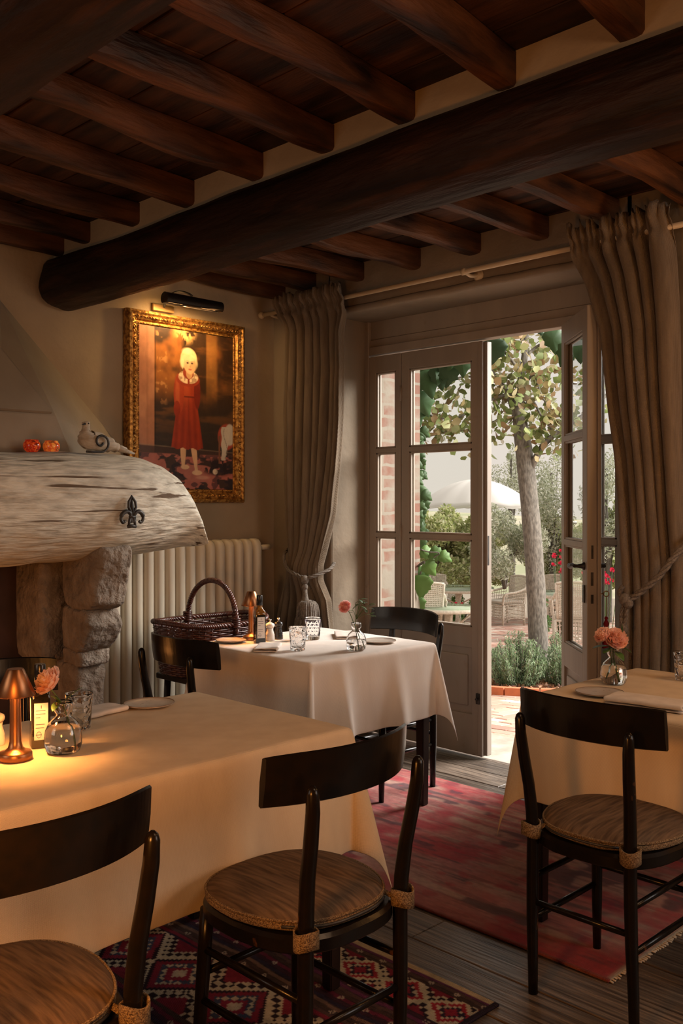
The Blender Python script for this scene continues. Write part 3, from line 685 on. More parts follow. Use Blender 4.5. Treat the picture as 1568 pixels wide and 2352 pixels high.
    A = blend(A, ell(U, V, .526, .779, .0085, .008, .5)*.7, (.58, .28, .13)); A = blend(A, ell(U, V, .524, .760, .019, .0055, .3), (.60, .18, .11)); A = blend(A, ell(U, V, .478, .775, .017, .012, .7)*.5, (.85, .40, .22))
    A *= (.86+.28*n2)[..., None]
    return np.clip(A, 0, 1).reshape(-1, 3)
cx0, cx1, cz0, cz1 = PX0+FW-.006, PX1-FW+.006, PZ0+FW-.006, PZ1-FW+.006
vs, fs = grid(lambda u, v: (cx0+(cx1-cx0)*u-ox, -.018, cz0+(cz1-cz0)*v-oz), 200, 270)
M['canvas'] = mat('painted_canvas', (1, 1, 1), .38, attr=True, spec=.4, bump=.0006, bscale=260)
cv = obj('canvas', (vs, fs), M['canvas'], pt); vcol(cv, paint_portrait(200, 270)); solid(cv, .012, 1)

# picture light above
pl = empty('picture_light', (3.12, 4.49, 2.43), label='dark brass picture light mounted above the gilt-framed portrait', cat='picture light')
def q(x, y, z): return (x-3.12, y-4.49, z-2.43)
b = B(); n = 20; rings = []
for x in (2.945, 3.325):
    rings.append([b.verts.new(q(x, 4.30+.033*math.cos(a), 2.51+.033*math.sin(a))) for a in [math.radians(-50+280*k/n) for k in range(n+1)]])
for k in range(n): b.faces.new((rings[0][k], rings[1][k], rings[1][k+1], rings[0][k+1]))
for r0 in rings: b.faces.new(r0)
sh = obj('shade', b, mat('dark_bronze', (.03, .022, .018), .35, .6), pl, auto=40); solid(sh, .002)
b = B(); box(b, 2.99-3.12, 3.13-3.12, -.018, -.002, 2.475-2.43, 2.515-2.43, .003); obj('wall_plate', b, M['brass'], pl, smooth=False)
b = B(); tube(b, smooth_path([q(3.06, 4.475, 2.50), q(3.06, 4.43, 2.555), q(3.08, 4.36, 2.575), q(3.11, 4.31, 2.56), q(3.13, 4.30, 2.545)], 5), .006, 8); obj('arm', b, M['iron'], pl)
for xx in (3.02, 3.24):
    b = B(); tube(b, [q(xx-.05, 4.30, 2.50), q(xx+.05, 4.30, 2.50)], .010, 10); obj('bulb', b, M['bulb'], pl)
light('AREA', 'picture_lamp', (3.135, 4.30, 2.485), 4.2, (1, .60, .24), .3, target=(3.2, 4.49, 2.05), shape='RECTANGLE', size_y=.03)
light('POINT', 'picture_lamp_spill', (2.98, 4.38, 2.475), .5, (1, .6, .24), .02)

# ------------------------------------------------------------------ fireplace
fp = empty('fireplace', (1.8, 4.3, 0), label='stone fireplace with a huge weathered log mantel and sloping plaster hood', cat='fireplace')
def q(x, y, z): return (x-1.8, y-4.3, z)
def rock(name, x0, x1, y0, y1, z0, z1, amp, seed, m, parent, n=14, shape=None):
    b = B(); bmesh.ops.create_cube(b, size=1.0); bmesh.ops.subdivide_edges(b, edges=b.edges, cuts=n, use_grid_fill=True)
    for v in b.verts:
        c = v.co.copy(); k = (abs(c.x*2)**8+abs(c.y*2)**8+abs(c.z*2)**8)**(1/8); c = c/max(k, 1e-6)*(max(abs(c.x), abs(c.y), abs(c.z))*2)
        p = Vector((x0+(c.x+.5)*(x1-x0), y0+(c.y+.5)*(y1-y0), z0+(c.z+.5)*(z1-z0)))
        if shape: p = shape(p)
        nn = Vector((fn(p.x*9, p.y*9, p.z*9+seed), fn(p.x*9+40, p.y*9, p.z*9+seed), fn(p.x*9, p.y*9+70, p.z*9+seed)))
        n2 = Vector((fn(p.x*34, p.y*34, p.z*34+seed), fn(p.x*34+40, p.y*34, p.z*34), fn(p.x*34, p.y*34+70, p.z*34)))
        v.co = Vector(q(*(p+nn*amp+n2*amp*.45)))
    return obj(name, b, m, parent)
def corb(p):
    # corbel nose: front face recedes downwards in two rolls
    zz = p.z; k = sm((4.16-p.y)/.3)
    nose = lerp([(.80, 3.90), (.86, 3.885), (.885, 3.925), (.93, 3.86), (1.05, 3.835), (1.15, 3.80), (1.22, 3.78)], zz)
    p.y = 4.16-(4.16-p.y)*(4.16-nose)/(4.16-3.8); return p
rock('corbel', 2.255, 2.44, 3.80, 4.16, .90, 1.20, .012, 3, M['stone'], fp, 20, corb)
def corb2(p):
    nose = lerp([(.70, 3.99), (.76, 3.93), (.83, 3.90), (.90, 3.93), (.93, 3.96)], p.z); p.y = 4.16-(4.16-p.y)*(4.16-nose)/(.30); return p
rock('corbel', 2.255, 2.44, 3.86, 4.16, .70, .91, .010, 5, M['stone'], fp, 16, corb2)
rock('corbel', 2.265, 2.43, 3.99, 4.17, .63, .705, .008, 6, M['stone'], fp, 10)
rock('jamb_stone', 2.27, 2.44, 4.04, 4.40, .36, .635, .014, 7, M['stone'], fp, 14)
rock('jamb_stone', 2.26, 2.45, 4.02, 4.40, .0, .365, .012, 8, M['stone'], fp, 14)
rock('jamb_stone', 2.17, 2.45, 4.19, 4.485, .63, 1.20, .006, 11, M['stone'], fp, 10)
b = B()
for z in (0,): box(b, *[v for p in ((-.0, 0),) for v in (q(.5, 0, 0)[0], q(2.26, 0, 0)[0])], q(0, 4.44, 0)[1], q(0, 4.49, 0)[1], 0, 1.2)
box(b, q(.45, 0, 0)[0], q(.62, 0, 0)[0], q(0, 3.9, 0)[1], q(0, 4.44, 0)[1], 0, 1.2)
box(b, q(.5, 0, 0)[0], q(2.4, 0, 0)[0], q(0, 4.2, 0)[1], q(0, 4.49, 0)[1], 1.16, 1.5)
obj('firebox', b, M['soot'], fp, smooth=False)
b = B(); box(b, q(.5, 0, 0)[0], q(2.3, 0, 0)[0], q(0, 3.72, 0)[1], q(0, 4.44, 0)[1], .001, .10, .01); obj('hearth_slab', b, M['stone'], fp, smooth=False)
# mantel log
def mant(u, v):
    x = .45+v*2.41; a = 2*PI*u
    e = sm((x-2.36)/.45)
    zt = lerp([(0.4, 1.595), (1.9, 1.625), (2.25, 1.632), (2.43, 1.632), (2.55, 1.622), (2.65, 1.595), (2.73, 1.545), (2.79, 1.465), (2.83, 1.36), (2.86, 1.22)], x)
    zb = lerp([(0.4, 1.075), (1.3, 1.095), (1.9, 1.115), (2.30, 1.125), (2.50, 1.135), (2.75, 1.155), (2.86, 1.175)], x)
    zb += .012*fn(x*6, 3); zt += .010*fn(x*4, 8)
    n_ = 2.5; ca, sa = math.cos(a), math.sin(a)
    ux = math.copysign(abs(ca)**(2/n_), ca); uz = math.copysign(abs(sa)**(2/n_), sa)
    yc = 4.02; ry = .29-.07*e
    r = 1+.03*fn(x*1.5, ca*2, sa*2)+.006*fn(x*3, ca*9, sa*9)
    y = yc-ux*ry*r+.02*uz*(-1)
    lean = .05*(uz < 0)*abs(uz)**2
    return q(x, y+lean*1.2, (zt+zb)/2+uz*(zt-zb)/2)
vs, fs = grid(mant, 60, 150, True); fs.append(tuple(range(60))[::-1]); fs.append(tuple(range(len(vs)-60, len(vs))))
ml = obj('mantel_log', (vs, fs), M['logwood'], fp, auto=60)
# hood
B0, B1, B2 = (2.19, 4.08, 1.805), (2.02, 4.28, 2.13), (1.76, 4.44, 2.70)
A0, A1, A2 = (2.81, 4.497, 1.69), (2.115, 4.497, 2.40), (1.86, 4.497, 2.70)
B3, A3 = (2.26, 4.02, 1.57), (2.86, 4.497, 1.57)
vs = [q(*p) for p in (B0, B1, B2, A0, A1, A2, B3, A3, (.5, 4.08, 1.805), (.5, 4.28, 2.13), (.5, 4.44, 2.70), (.5, 4.02, 1.57), (.5, 4.5, 1.57), (.5, 4.5, 2.7))]
fs = [(0, 3, 4, 1), (1, 4, 5, 2), (6, 7, 3, 0), (8, 0, 1, 9), (9, 1, 2, 10), (11, 6, 0, 8), (10, 2, 5, 13), (11, 12, 7, 6), (12, 11, 8, 9, 10, 13)]
M['hood'] = mat('hood_plaster', (.30, .24, .17), .9, col2=(.22, .17, .115), scale=2.5, lo=.35, hi=.7, bump=.008, bscale=10, col3=(.26, .20, .14), scale3=5, lo3=.6, hi3=.75)
obj('hood', (vs, fs), M['hood'], fp, smooth=False)
dn = Vector((0, -.85, .53))*.016
vs = []
for (x, y, z) in ((.5, 4.08, 1.815), (2.165, 4.08, 1.815), (1.995, 4.28, 2.13), (1.735, 4.44, 2.70), (.5, 4.44, 2.70), (.5, 4.28, 2.13)): vs += [q(x, y, z)]
vs2 = [tuple(Vector(v)+dn) for v in vs]
n_ = 6; fs = [(n_+0, n_+1, n_+2, n_+5), (n_+5, n_+2, n_+3, n_+4), (0, 1, n_+1, n_), (1, 2, n_+2, n_+1), (2, 3, n_+3, n_+2)]
obj('hood_front', (vs+vs2, fs), M['hood'], fp, smooth=False)
# iron fleur-de-lis nailed on the log
fl_x, fl_y, fl_z = 2.365, 3.712, 1.345
b = B()
def fq(u, w, d=0): return q(fl_x+u, fl_y-d+ (0.0), fl_z+w)
tube(b, [fq(0, .085), fq(-.017, .060, .004), fq(-.019, .035, .006), fq(-.006, .008, .006), fq(.006, .008, .006), fq(.019, .035, .006), fq(.017, .060, .004)], .0065, 8, closed=True)
tube(b, [fq(0, .078, -.002), fq(0, .04, .002), fq(0, .0, .006)], [.003, .010, .007], 8)
for s in (-1, 1):
    tube(b, smooth_path([fq(s*.004, -.035, .004), fq(s*.012, .005, .008), fq(s*.032, .016, .008), fq(s*.052, .004, .006), fq(s*.058, -.018, .004), fq(s*.048, -.034, .003), fq(s*.037, -.028, .003)], 5), [.006]*5+[.009]*5+[.010]*8+[.007]*13, 8)
tube(b, [fq(-.022, -.052, 0), fq(0, -.050, .004), fq(.022, -.052, 0)], .008, 8); tube(b, [fq(-.016, -.05, .002), fq(-.013, -.015, .006)], .006, 8); tube(b, [fq(.016, -.05, .002), fq(.013, -.015, .006)], .006, 8)
tube(b, [fq(-.016, -.008, .007), fq(.016, -.008, .007)], .007, 8)
obj('fleur_de_lis', b, M['iron'], ml)['label'] = 'dark iron fleur-de-lis ornament'

# wooden bird and votive glasses on the mantel
MT = 1.632
bd = empty('bird_figurine', (2.36, 3.95, MT), label='pale carved wooden bird with an iron curl on the log mantel', cat='figurine')
b = B(); tube(b, smooth_path([(.10, 0, .020), (.06, 0, .034), (.01, 0, .048), (-.04, 0, .058), (-.075, 0, .062), (-.088, 0, .085), (-.089, 0, .108), (-.088, 0, .128), (-.090, 0, .146)], 4),
     [.012]*3+[.024]*3+[.036]*4+[.044]*4+[.047]*5+[.040]*2+[.030]*2+[.021]*2+[.0175]*3+[.0175]*2+[.019]*2+[.012], 18)
for v in b.verts:
    if v.co.x > .04: v.co.y *= 1.3
obj('body', b, M['dovewood'], bd)
b = B(); tube(b, [(.06, -.008, .030), (.12, -.010, .016), (.165, -.012, .006)], [.016, .011, .004], 10); tube(b, [(.06, .01, .034), (.11, .014, .032), (.14, .016, .030)], [.016, .012, .004], 10); obj('tail', b, M['dovewood'], bd)
b = B(); tube(b, [(-.100, -.012, .134), (-.120, -.016, .128)], [.006, .001], 8); obj('beak', b, M['iron'], bd)
b = B(); ball(b, (-.086, -.0185, .136), .0035); obj('eye', b, M['iron'], bd)
b = B(); sp_ = []
for k in range(34):
    a = -PI*.5+k*.235; r = .046*(1-k/40.); sp_.append((-.040+math.cos(a)*r, -.052, .050+math.sin(a)*r))
tube(b, [(-.115, -.05, .004), (-.08, -.051, .003)]+sp_, .0055, 8, flat=1.0); obj('iron_curl', b, M['iron'], bd)
for i, (x, lb) in enumerate(((2.003, 'red mosaic glass votive holder, the left and darker of two on the mantel'), (2.097, 'red and orange mosaic glass votive holder, next to the wooden bird'))):
    c = empty('votive_holder', (x, 3.95, MT-.006), label=lb, cat='candle holder', group='mosaic votive holders on the mantel')
    m = M['candle'] if i == 0 else mat('mosaic_votive_glass_orange', (.85, .35, .07), .15, col2=(.60, .05, .02), scale=70, detail=2, lo=.45, hi=.55, emit=(.9, .20, .03), estr=.14, col3=(.05, .02, .02), scale3=40, lo3=.58, hi3=.62)
    b = B(); lathe(b, [(.022, 0), (.033, .010), (.038, .026), (.036, .040), (.029, .050), (.030, .054), (.0275, .0545), (.0265, .050), (.033, .038), (.034, .024), (.029, .010), (0, .006)], 26); obj('glass_bowl', b, m, c)
    b = B(); lathe(b, [(.018, .007), (.018, .022), (0, .022)], 16); obj('tealight', b, M['ceramicw'], c)

# ------------------------------------------------------------------ radiator
rd = empty('radiator', (3.1, 4.42, 0), label='tall cream column radiator below the portrait', cat='radiator')
NS = 17
for i in range(NS):
    x = 3.665-.0695*i-3.1
    def sec(u, v):
        a = 2*PI*u; ca, sa = math.cos(a), math.sin(a)
        hw = .0325; hd = .062
        z = .10+v*1.085
        # rounded ends
        t = min(1, min(v, 1-v)*1.085/.05); k = math.sqrt(max(0, 1-(1-t)**2)) if t < 1 else 1
        k = max(k, .02)
        px = math.copysign(abs(ca)**.75, ca)*hw*(.55+.45*k); py = math.copysign(abs(sa)**.75, sa)*hd*(.25+.75*k)
        return (x+px, py, z)
    V_ = [0, .004, .010, .02, .032, .046, .2, .4, .6, .8, .954, .968, .98, .99, .996, 1]
    vs = []; fs = []
    for v in V_: vs += [sec(k/20, v) for k in range(20)]
    for j in range(len(V_)-1):
        for k in range(20): fs.append((j*20+k, j*20+(k+1) % 20, (j+1)*20+(k+1) % 20, (j+1)*20+k))
    fs.append(tuple(range(20))[::-1]); fs.append(tuple(range(len(vs)-20, len(vs))))
    obj('section', (vs, fs), M['radiator'], rd)
b = B(); tube(b, [(.58, -.0, 1.13), (.63, 0, 1.13)], .010, 10, mat=0); tube(b, [(.63, 0, 1.13), (.645, 0, 1.13), (.66, 0, 1.13), (.69, 0, 1.13)], [.014, .017, .017, .017], 14); obj('valve', b, M['radiator'], rd)['label'] = 'valve knob of the radiator'
for xx in (-.50, .50):
    b = B(); tube(b, [(xx, 0, 0), (xx, 0, .16)], .018, 10); obj('foot', b, M['radiator'], rd)

# ------------------------------------------------------------------ rugs
def rug(name, x0, x1, y0, y1, nx, ny, th, z, m, colf, label, warp=.006):
    vs, fs = grid(lambda u, v: (x0+(x1-x0)*u+warp*fn(v*5, u*2, 3), y0+(y1-y0)*v+warp*fn(u*5, 7, v*2), z+th+.0012*fn(u*9, v*9, 2)), nx, ny)
    U, V = np.meshgrid(np.linspace(0, 1, nx+1), np.linspace(0, 1, ny+1))
    o = obj(name, (vs, fs), m); vcol(o, colf(U, V).reshape(-1, 3)); solid(o, th*.95, -1); return tag(o, label, 'rug')
def redrug(U, V):
    X = 2.5+1.23*U; Y = 1.40+1.95*V
    A = np.zeros(U.shape+(3,)); A[:] = (.56, .19, .165)
    st = vnoise(X, Y, 26, 1.6, 21, 4); st2 = vnoise(X, Y, 60, 5, 22, 3); bl = vnoise(X, Y, 5, 3, 23, 4); b2 = vnoise(X, Y, 9, 6, 24, 3)
    A = blend(A, ss(.46, .62, st)*.75, (.60, .38, .29)); A = blend(A, ss(.50, .66, bl)*.85, (.50, .03, .045)); A = blend(A, ss(.48, .7, vnoise(X, Y, 4, 2.4, 29, 3))*.55, (.44, .20, .16))
    A = blend(A, ss(.55, .64, b2)*ss(.47, .58, st)*.8, (.10, .03, .05)); A = blend(A, ss(.60, .70, st2)*.45, (.20, .05, .05)); A = blend(A, ss(.66, .74, vnoise(X, Y, 18, 12, 30, 2))*.5, (.52, .02, .04))
    ed = np.minimum(np.minimum(U, 1-U)*1.23, np.minimum(V, 1-V)*1.95); A = blend(A, (1-ss(.05, .10, ed))*.5, (.50, .03, .04))
    A = blend(A, (1-ss(.0, .02, V*1.95))*1., (.50, .40, .28)); A = blend(A, (1-ss(.010, .016, U*1.23)), (.30, .06, .05))
    A *= (.80+.4*vnoise(X, Y, 90, 60, 31, 2))[..., None]; return A
M['rugred'] = weave(mat('red_wool_rug', (1, 1, 1), .95, attr=True, spec=.1, bump=.003, bscale=70, sheen=.2), 90, .0015, 'X', 'Y')
rr = rug('area_rug', 2.50, 3.73, 1.40, 3.35, 170, 240, .008, .001, M['rugred'], redrug, 'faded red overdyed wool rug in front of the glazed doors')
b = B(); r_ = random.Random(3)
for i in range(95):
    x = 2.51+1.21*i/95; tube(b, [(x, 1.408, .004), (x+r_.uniform(-.006, .006), 1.397-r_.uniform(.004, .012), .003)], .0035, 4)
fr_ = obj('fringe', b, mat('wool_fringe', (.55, .45, .32), .95), rr)
def kilim(U, V):
    X = .45+1.72*U; Y = 1.55+1.75*V; s = 2.17-X       # s = distance from the fringe edge
    qx = np.round(s/.0095)*.0095; qy = np.round(Y/.0095)*.0095
    A = np.zeros(U.shape+(3,)); A[:] = (.045, .020, .028)
    pal = [(.045, .018, .030), (.14, .020, .045), (.060, .035, .030), (.17, .10, .075), (.030, .022, .045), (.20, .02, .04), (.09, .05, .045), (.12, .03, .08)]
    wv = s+.004*np.sin(Y*9)+.003*np.sin(Y*23)
    idx = np.floor(wv/.017).astype(int)
    hsh = (idx*7+(idx//3)*5) % 8
    for k, c in enumerate(pal): A = blend(A, (hsh == k)*1.0, c)
    A = blend(A, (np.abs((wv/.017) % 1-.5) > .40)*.6, (.02, .012, .016))
    # small flowers along some stripes
    for s0, off in ((.045, 0), (.215, .03), (.285, .06), (.355, 0), (.70, .02), (.78, .06), (.86, 0)):
        yy = ((Y+off) % .095)-.0475; d = np.sqrt(((s-s0)/.0085)**2+(yy/.0105)**2)
        A = blend(A, (d < 1)*(np.cos(np.arctan2(yy, s-s0)*6) > -.5)*(d > .25)*.9, (.42, .34, .27))
    def band(s0, s1, cell, cols, ph):
        nonlocal A
        m = ((s > s0) & (s < s1))*1.0; A = blend(A, m, (.025, .012, .018))
        h = (s1-s0)/2; u = (qx-(s0+s1)/2)/h; cy = np.floor((qy+ph)/cell); w = ((qy+ph)/cell % 1-.5)*2
        w = np.round(w*cell/.019)*.019/cell
        d = np.abs(u)+np.abs(w)
        for lo_, hi_, c in cols: A = blend(A, m*((d >= lo_) & (d < hi_)), c)
        ck = ((np.floor(qx/.019)+np.floor(qy/.019)) % 2 == 0)
        A = blend(A, m*((d > 1.12) & (d < 1.5) & ck)*1., (.50, .41, .30))
        A = blend(A, m*((d > 1.5))*1., (.20, .018, .035))
        A = blend(A, m*((d > .42) & (d < .62) & ck)*1., (.50, .41, .30))
    band(.065, .20, .17, [(0, .3, (.26, .02, .04)), (.3, .62, (.03, .02, .035)), (.62, .86, (.34, .025, .04)), (.86, 1.12, (.52, .43, .31))], 0)
    band(.40, .66, .25, [(0, .22, (.50, .41, .30)), (.22, .42, (.24, .02, .045)), (.42, .66, (.05, .06, .10)), (.66, .88, (.22, .02, .04)), (.88, 1.0, (.025, .012, .018)), (1.0, 1.12, (.52, .43, .31))], .06)
    band(.92, 1.16, .25, [(0, .22, (.50, .41, .30)), (.22, .42, (.24, .02, .045)), (.42, .66, (.05, .08, .10)), (.66, .88, (.30, .02, .04)), (.88, 1.12, (.52, .43, .31))], .16)
    A = blend(A, (s < .022)*1.0, (.50, .38, .24)); A = blend(A, (Y < 1.565)*1.0, (.03, .02, .03))
    A *= (.75+.5*vnoise(X, Y, 120, 60, 41, 2))[..., None]; return A
M['kilim'] = weave(mat('kilim_wool', (1, 1, 1), .95, attr=True, spec=.1, bump=.002, bscale=90), 70, .0015, 'X', 'Y')
kr = rug('kilim_rug', .45, 2.17, 1.55, 3.30, 360, 366, .006, .001, M['kilim'], kilim, 'dark kilim rug with diamond bands and cream edge under the lamp-lit front table')

# ------------------------------------------------------------------ tables and cloths
TZ = .752
def table(name, x0, x1, y0, y1, label, grp='cloth-covered dining tables'):
    t = empty(name, ((x0+x1)/2, (y0+y1)/2, 0), label=label, cat='table', group=grp); a = (x1-x0)/2-.004; c = (y1-y0)/2-.004
    b = B(); box(b, -a, a, -c, c, TZ-.028, TZ, .004); obj('tabletop', b, M['dkleg'], t, smooth=False)
    b = B()
    box(b, -a+.03, a-.03, -c+.02, -c+.04, TZ-.11, TZ-.028); box(b, -a+.03, a-.03, c-.04, c-.02, TZ-.11, TZ-.028)
    box(b, -a+.02, -a+.04, -c+.02, c-.02, TZ-.11, TZ-.028); box(b, a-.04, a-.02, -c+.02, c-.02, TZ-.11, TZ-.028); obj('apron', b, M['dkleg'], t, smooth=False)
    for sx in (-1, 1):
        for sy in (-1, 1):
            b = B(); r = bmesh.ops.create_cube(b, size=1)
            for v in b.verts:
                k = .019 if v.co.z < 0 else .026; ex = .002
                v.co = Vector((sx*(a-.032)+math.copysign(k, v.co.x), sy*(c-.032)+math.copysign(k, v.co.y), .0101 if v.co.z < 0 else TZ-.0285))
            bmesh.ops.bevel(b, geom=b.edges[:], offset=.003, segments=2, affect='EDGES')
            obj('leg', b, M['dkleg'], t, smooth=False)
    return t
def cloth(x0, x1, y0, y1, h, seed, label, amp=.028, tip=.42, crease=(), tuck=(), m='cloth2'):
    cx, cy = (x0+x1)/2, (y0+y1)/2; a, c = (x1-x0)/2, (y1-y0)/2; st = .0135; r0 = .010
    def axis(L_):
        n = int(round((L_+h)*2/st)); v = np.linspace(-(L_+h), L_+h, n+1); return v
    ax, ay = axis(a), axis(c)
    def side(s):
        # distance past the edge -> (outward, drop)
        if s < 0: return 0, 0
        k = min(s/(r0*PI/2), 1); 
        return r0*math.sin(k*PI/2), r0*(1-math.cos(k*PI/2))+max(0, s-r0*PI/2)
    def wave(u, s, sd):
        f = (s/h)**1.1
        w = amp*(fn(u*3.1+sd*7, seed)+.55*fn(u*7.5, seed+sd, s*1.0)) + amp*.55
        for (sd_, pos, wd, am) in crease:
            if sd_ == sd: w += am*math.exp(-((u-pos)/wd)**2)
        return f*w
    vs = []
    for y in ay:
        for x in ax:
            p = abs(x)-a; r = abs(y)-c; sx = 1 if x > 0 else -1; sy = 1 if y > 0 else -1
            ztop = TZ+.0035+.0010*fn(x*7+seed, y*7)+.0006*fn(x*20, y*20, seed)
            if p <= 0 and r <= 0: X, Y, Z = x, y, ztop
            elif p > 0 and r <= 0:
                kk = 1
                for (sd_, wd_) in tuck:
                    if sd_ == sx: kk = 1-.40*sm((wd_-abs(y))/.10)
                o, d = side(p*kk); w = wave(y, p, sx)*sm((-r)/.12+.0)*(kk > .99 or .4)
                X = sx*(a+o+w); Y = y; Z = ztop-d
            elif r > 0 and p <= 0:
                o, d = side(r); w = wave(x, r, sy*2)*sm((-p)/.12)
                X = x; Y = sy*(c+o+w); Z = ztop-d
            else:
                rho = math.hypot(p, r); phi = math.atan2(r, p)
                s2 = math.sin(2*phi); beta = tip*s2**.8*(1+.15*fn(seed, sx*3, sy*5)); o, d = side(rho)
                ph2 = phi+.25*math.sin(4*phi)*.5
                out = o+max(0, d-r0)*math.sin(beta)
                X = sx*(a+out*math.cos(ph2)); Y = sy*(c+out*math.sin(ph2)); Z = ztop-(d-max(0, d-r0)*(1-math.cos(beta)))
            vs.append((X+cx, Y+cy, Z))
    w = len(ax); fs = [(j*w+i, j*w+i+1, (j+1)*w+i+1, (j+1)*w+i) for j in range(len(ay)-1) for i in range(w-1)]
    o = obj('tablecloth', (vs, fs), M[m]); solid(o, .0016, 1); subd(o, 1); return tag(o, label, 'tablecloth', 'linen tablecloths')
T1 = (.50, 1.935, 1.905, 2.635); T2 = (2.61, 3.385, 2.785, 3.545); T4 = (2.665, 3.43, 1.03, 1.80)
table('dining_table', *T1, 'long dining table in front of the fireplace, under the lamp-lit cloth')
table('dining_table', *T2, 'square dining table near the radiator, dark legs under a white cloth')
table('dining_table', *T4, 'square dining table at the right edge, dark leg under a cream cloth')
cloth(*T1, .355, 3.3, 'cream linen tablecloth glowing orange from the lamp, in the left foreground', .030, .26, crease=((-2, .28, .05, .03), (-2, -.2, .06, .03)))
cloth(*T2, .335, 7.7, 'white linen tablecloth on the table beside the basket', .030, .22, crease=((-2, -.22, .035, .045), (-2, .12, .05, .03), (-1, -.2, .05, .02)), tuck=((1, .27),), m='cloth')
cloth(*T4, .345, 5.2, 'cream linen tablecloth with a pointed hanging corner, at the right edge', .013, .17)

# ------------------------------------------------------------------ chairs
def make_chair():
    t = empty('dining_chair', (0, 0, 0), cat='chair', group='black wooden bistro chairs')
    K = M['black']
    def yb(z): return -.185-.03*sm((z-.45)/.35)+.010*sm((.3-z)/.3)
    def xb(z): return .150+.018*sm((z-.45)/.4)+.006*sm((.45-z)/.45)
    for s in (-1, 1):
        zs = [0, .1, .22, .34, .44, .52, .60, .68, .75, .79, .800, .806]
        b = B(); tube(b, [(s*xb(z), yb(z)-.010*(1 if z > .74 else (z-.6)/.14 if z > .6 else 0), z) for z in zs], [.0135, .0150, .0165, .0175, .0175, .0175, .0170, .0165, .0155, .0140, .0105, .004], 16)
        obj('rear_leg', b, K, t)
        b = B(); tube(b, [(s*.160, .185, 0), (s*.156, .178, .15), (s*.150, .168, .32), (s*.147, .160, .432)], [.012, .0155, .017, .017], 14); obj('front_leg', b, K, t)
    # back rail, curved forward at both ends
    nx, nz = 30, 6; vs = []; fs = []
    def rail(u, w, side):
        x = (u-.5)*.445; cv_ = .075*abs(2*u-1)**2.1
        h = .108*(1-.05*(abs(2*u-1)**6)); z = .752+w*h+.004*math.cos((u-.5)*PI); tilt = (w-.5)*(-.012)
        y = -.205+cv_+tilt
        th = .0095-.003*abs(w-.5)*2
        return (x, y+side*th, z)
    ring = [(w/nz, 1) for w in range(nz+1)]+[(1.03, 0)]+[(w/nz, -1) for w in range(nz, -1, -1)]+[(-.03, 0)]
    for i in range(nx+1): vs += [rail(i/nx, w, sd) for w, sd in ring]
    k = len(ring)
    for i in range(nx):
        for j in range(k): fs.append((i*k+j, i*k+(j+1) % k, (i+1)*k+(j+1) % k, (i+1)*k+j))
    fs.append(tuple(range(k))[::-1]); fs.append(tuple(range(nx*k, nx*k+k)))
    obj('back_rail', (vs, fs), K, t, auto=50)
    def so(a, grow=0):
        ca, sa = math.cos(a), math.sin(a); n_ = 3.0
        x = math.copysign(abs(ca)**(2/n_), ca)*(.198+grow); y = math.copysign(abs(sa)**(2/n_), sa)*(.198+grow)
        x *= 1-.10*(1 if y < 0 else 0)*min(1, -y/.2) if y < 0 else 1
        return x, y-.003
    n = 48; b = B(); prof = [(.0, .428), (.004, .432), (.004, .458), (-.004, .466), (-.06, .464), (-.13, .463)]
    rings = [[b.verts.new((*so(2*PI*i/n, g), z)) for i in range(n)] for g, z in prof]
    for r1, r2 in zip(rings, rings[1:]):
        for i in range(n): b.faces.new((r1[i], r1[(i+1) % n], r2[(i+1) % n], r2[i]))
    b.faces.new(rings[-1]); b.faces.new(rings[0][::-1]); obj('seat', b, K, t, auto=40)
    def rung(p, r_, rd_=.0085): b = B(); tube(b, [p, ((p[0]+r_[0])/2, (p[1]+r_[1])/2, (p[2]+r_[2])/2), r_], [rd_, rd_*1.15, rd_], 10); obj('stretcher', b, K, t)
    for s in (-1, 1):
        rung((s*.152, -.184, .335), (s*.152, .168, .335)); rung((s*.154, -.180, .215), (s*.156, .174, .215))
    rung((-.152, -.183, .265), (.152, -.183, .265)); rung((-.152, .172, .275), (.152, .172, .275))
    return t
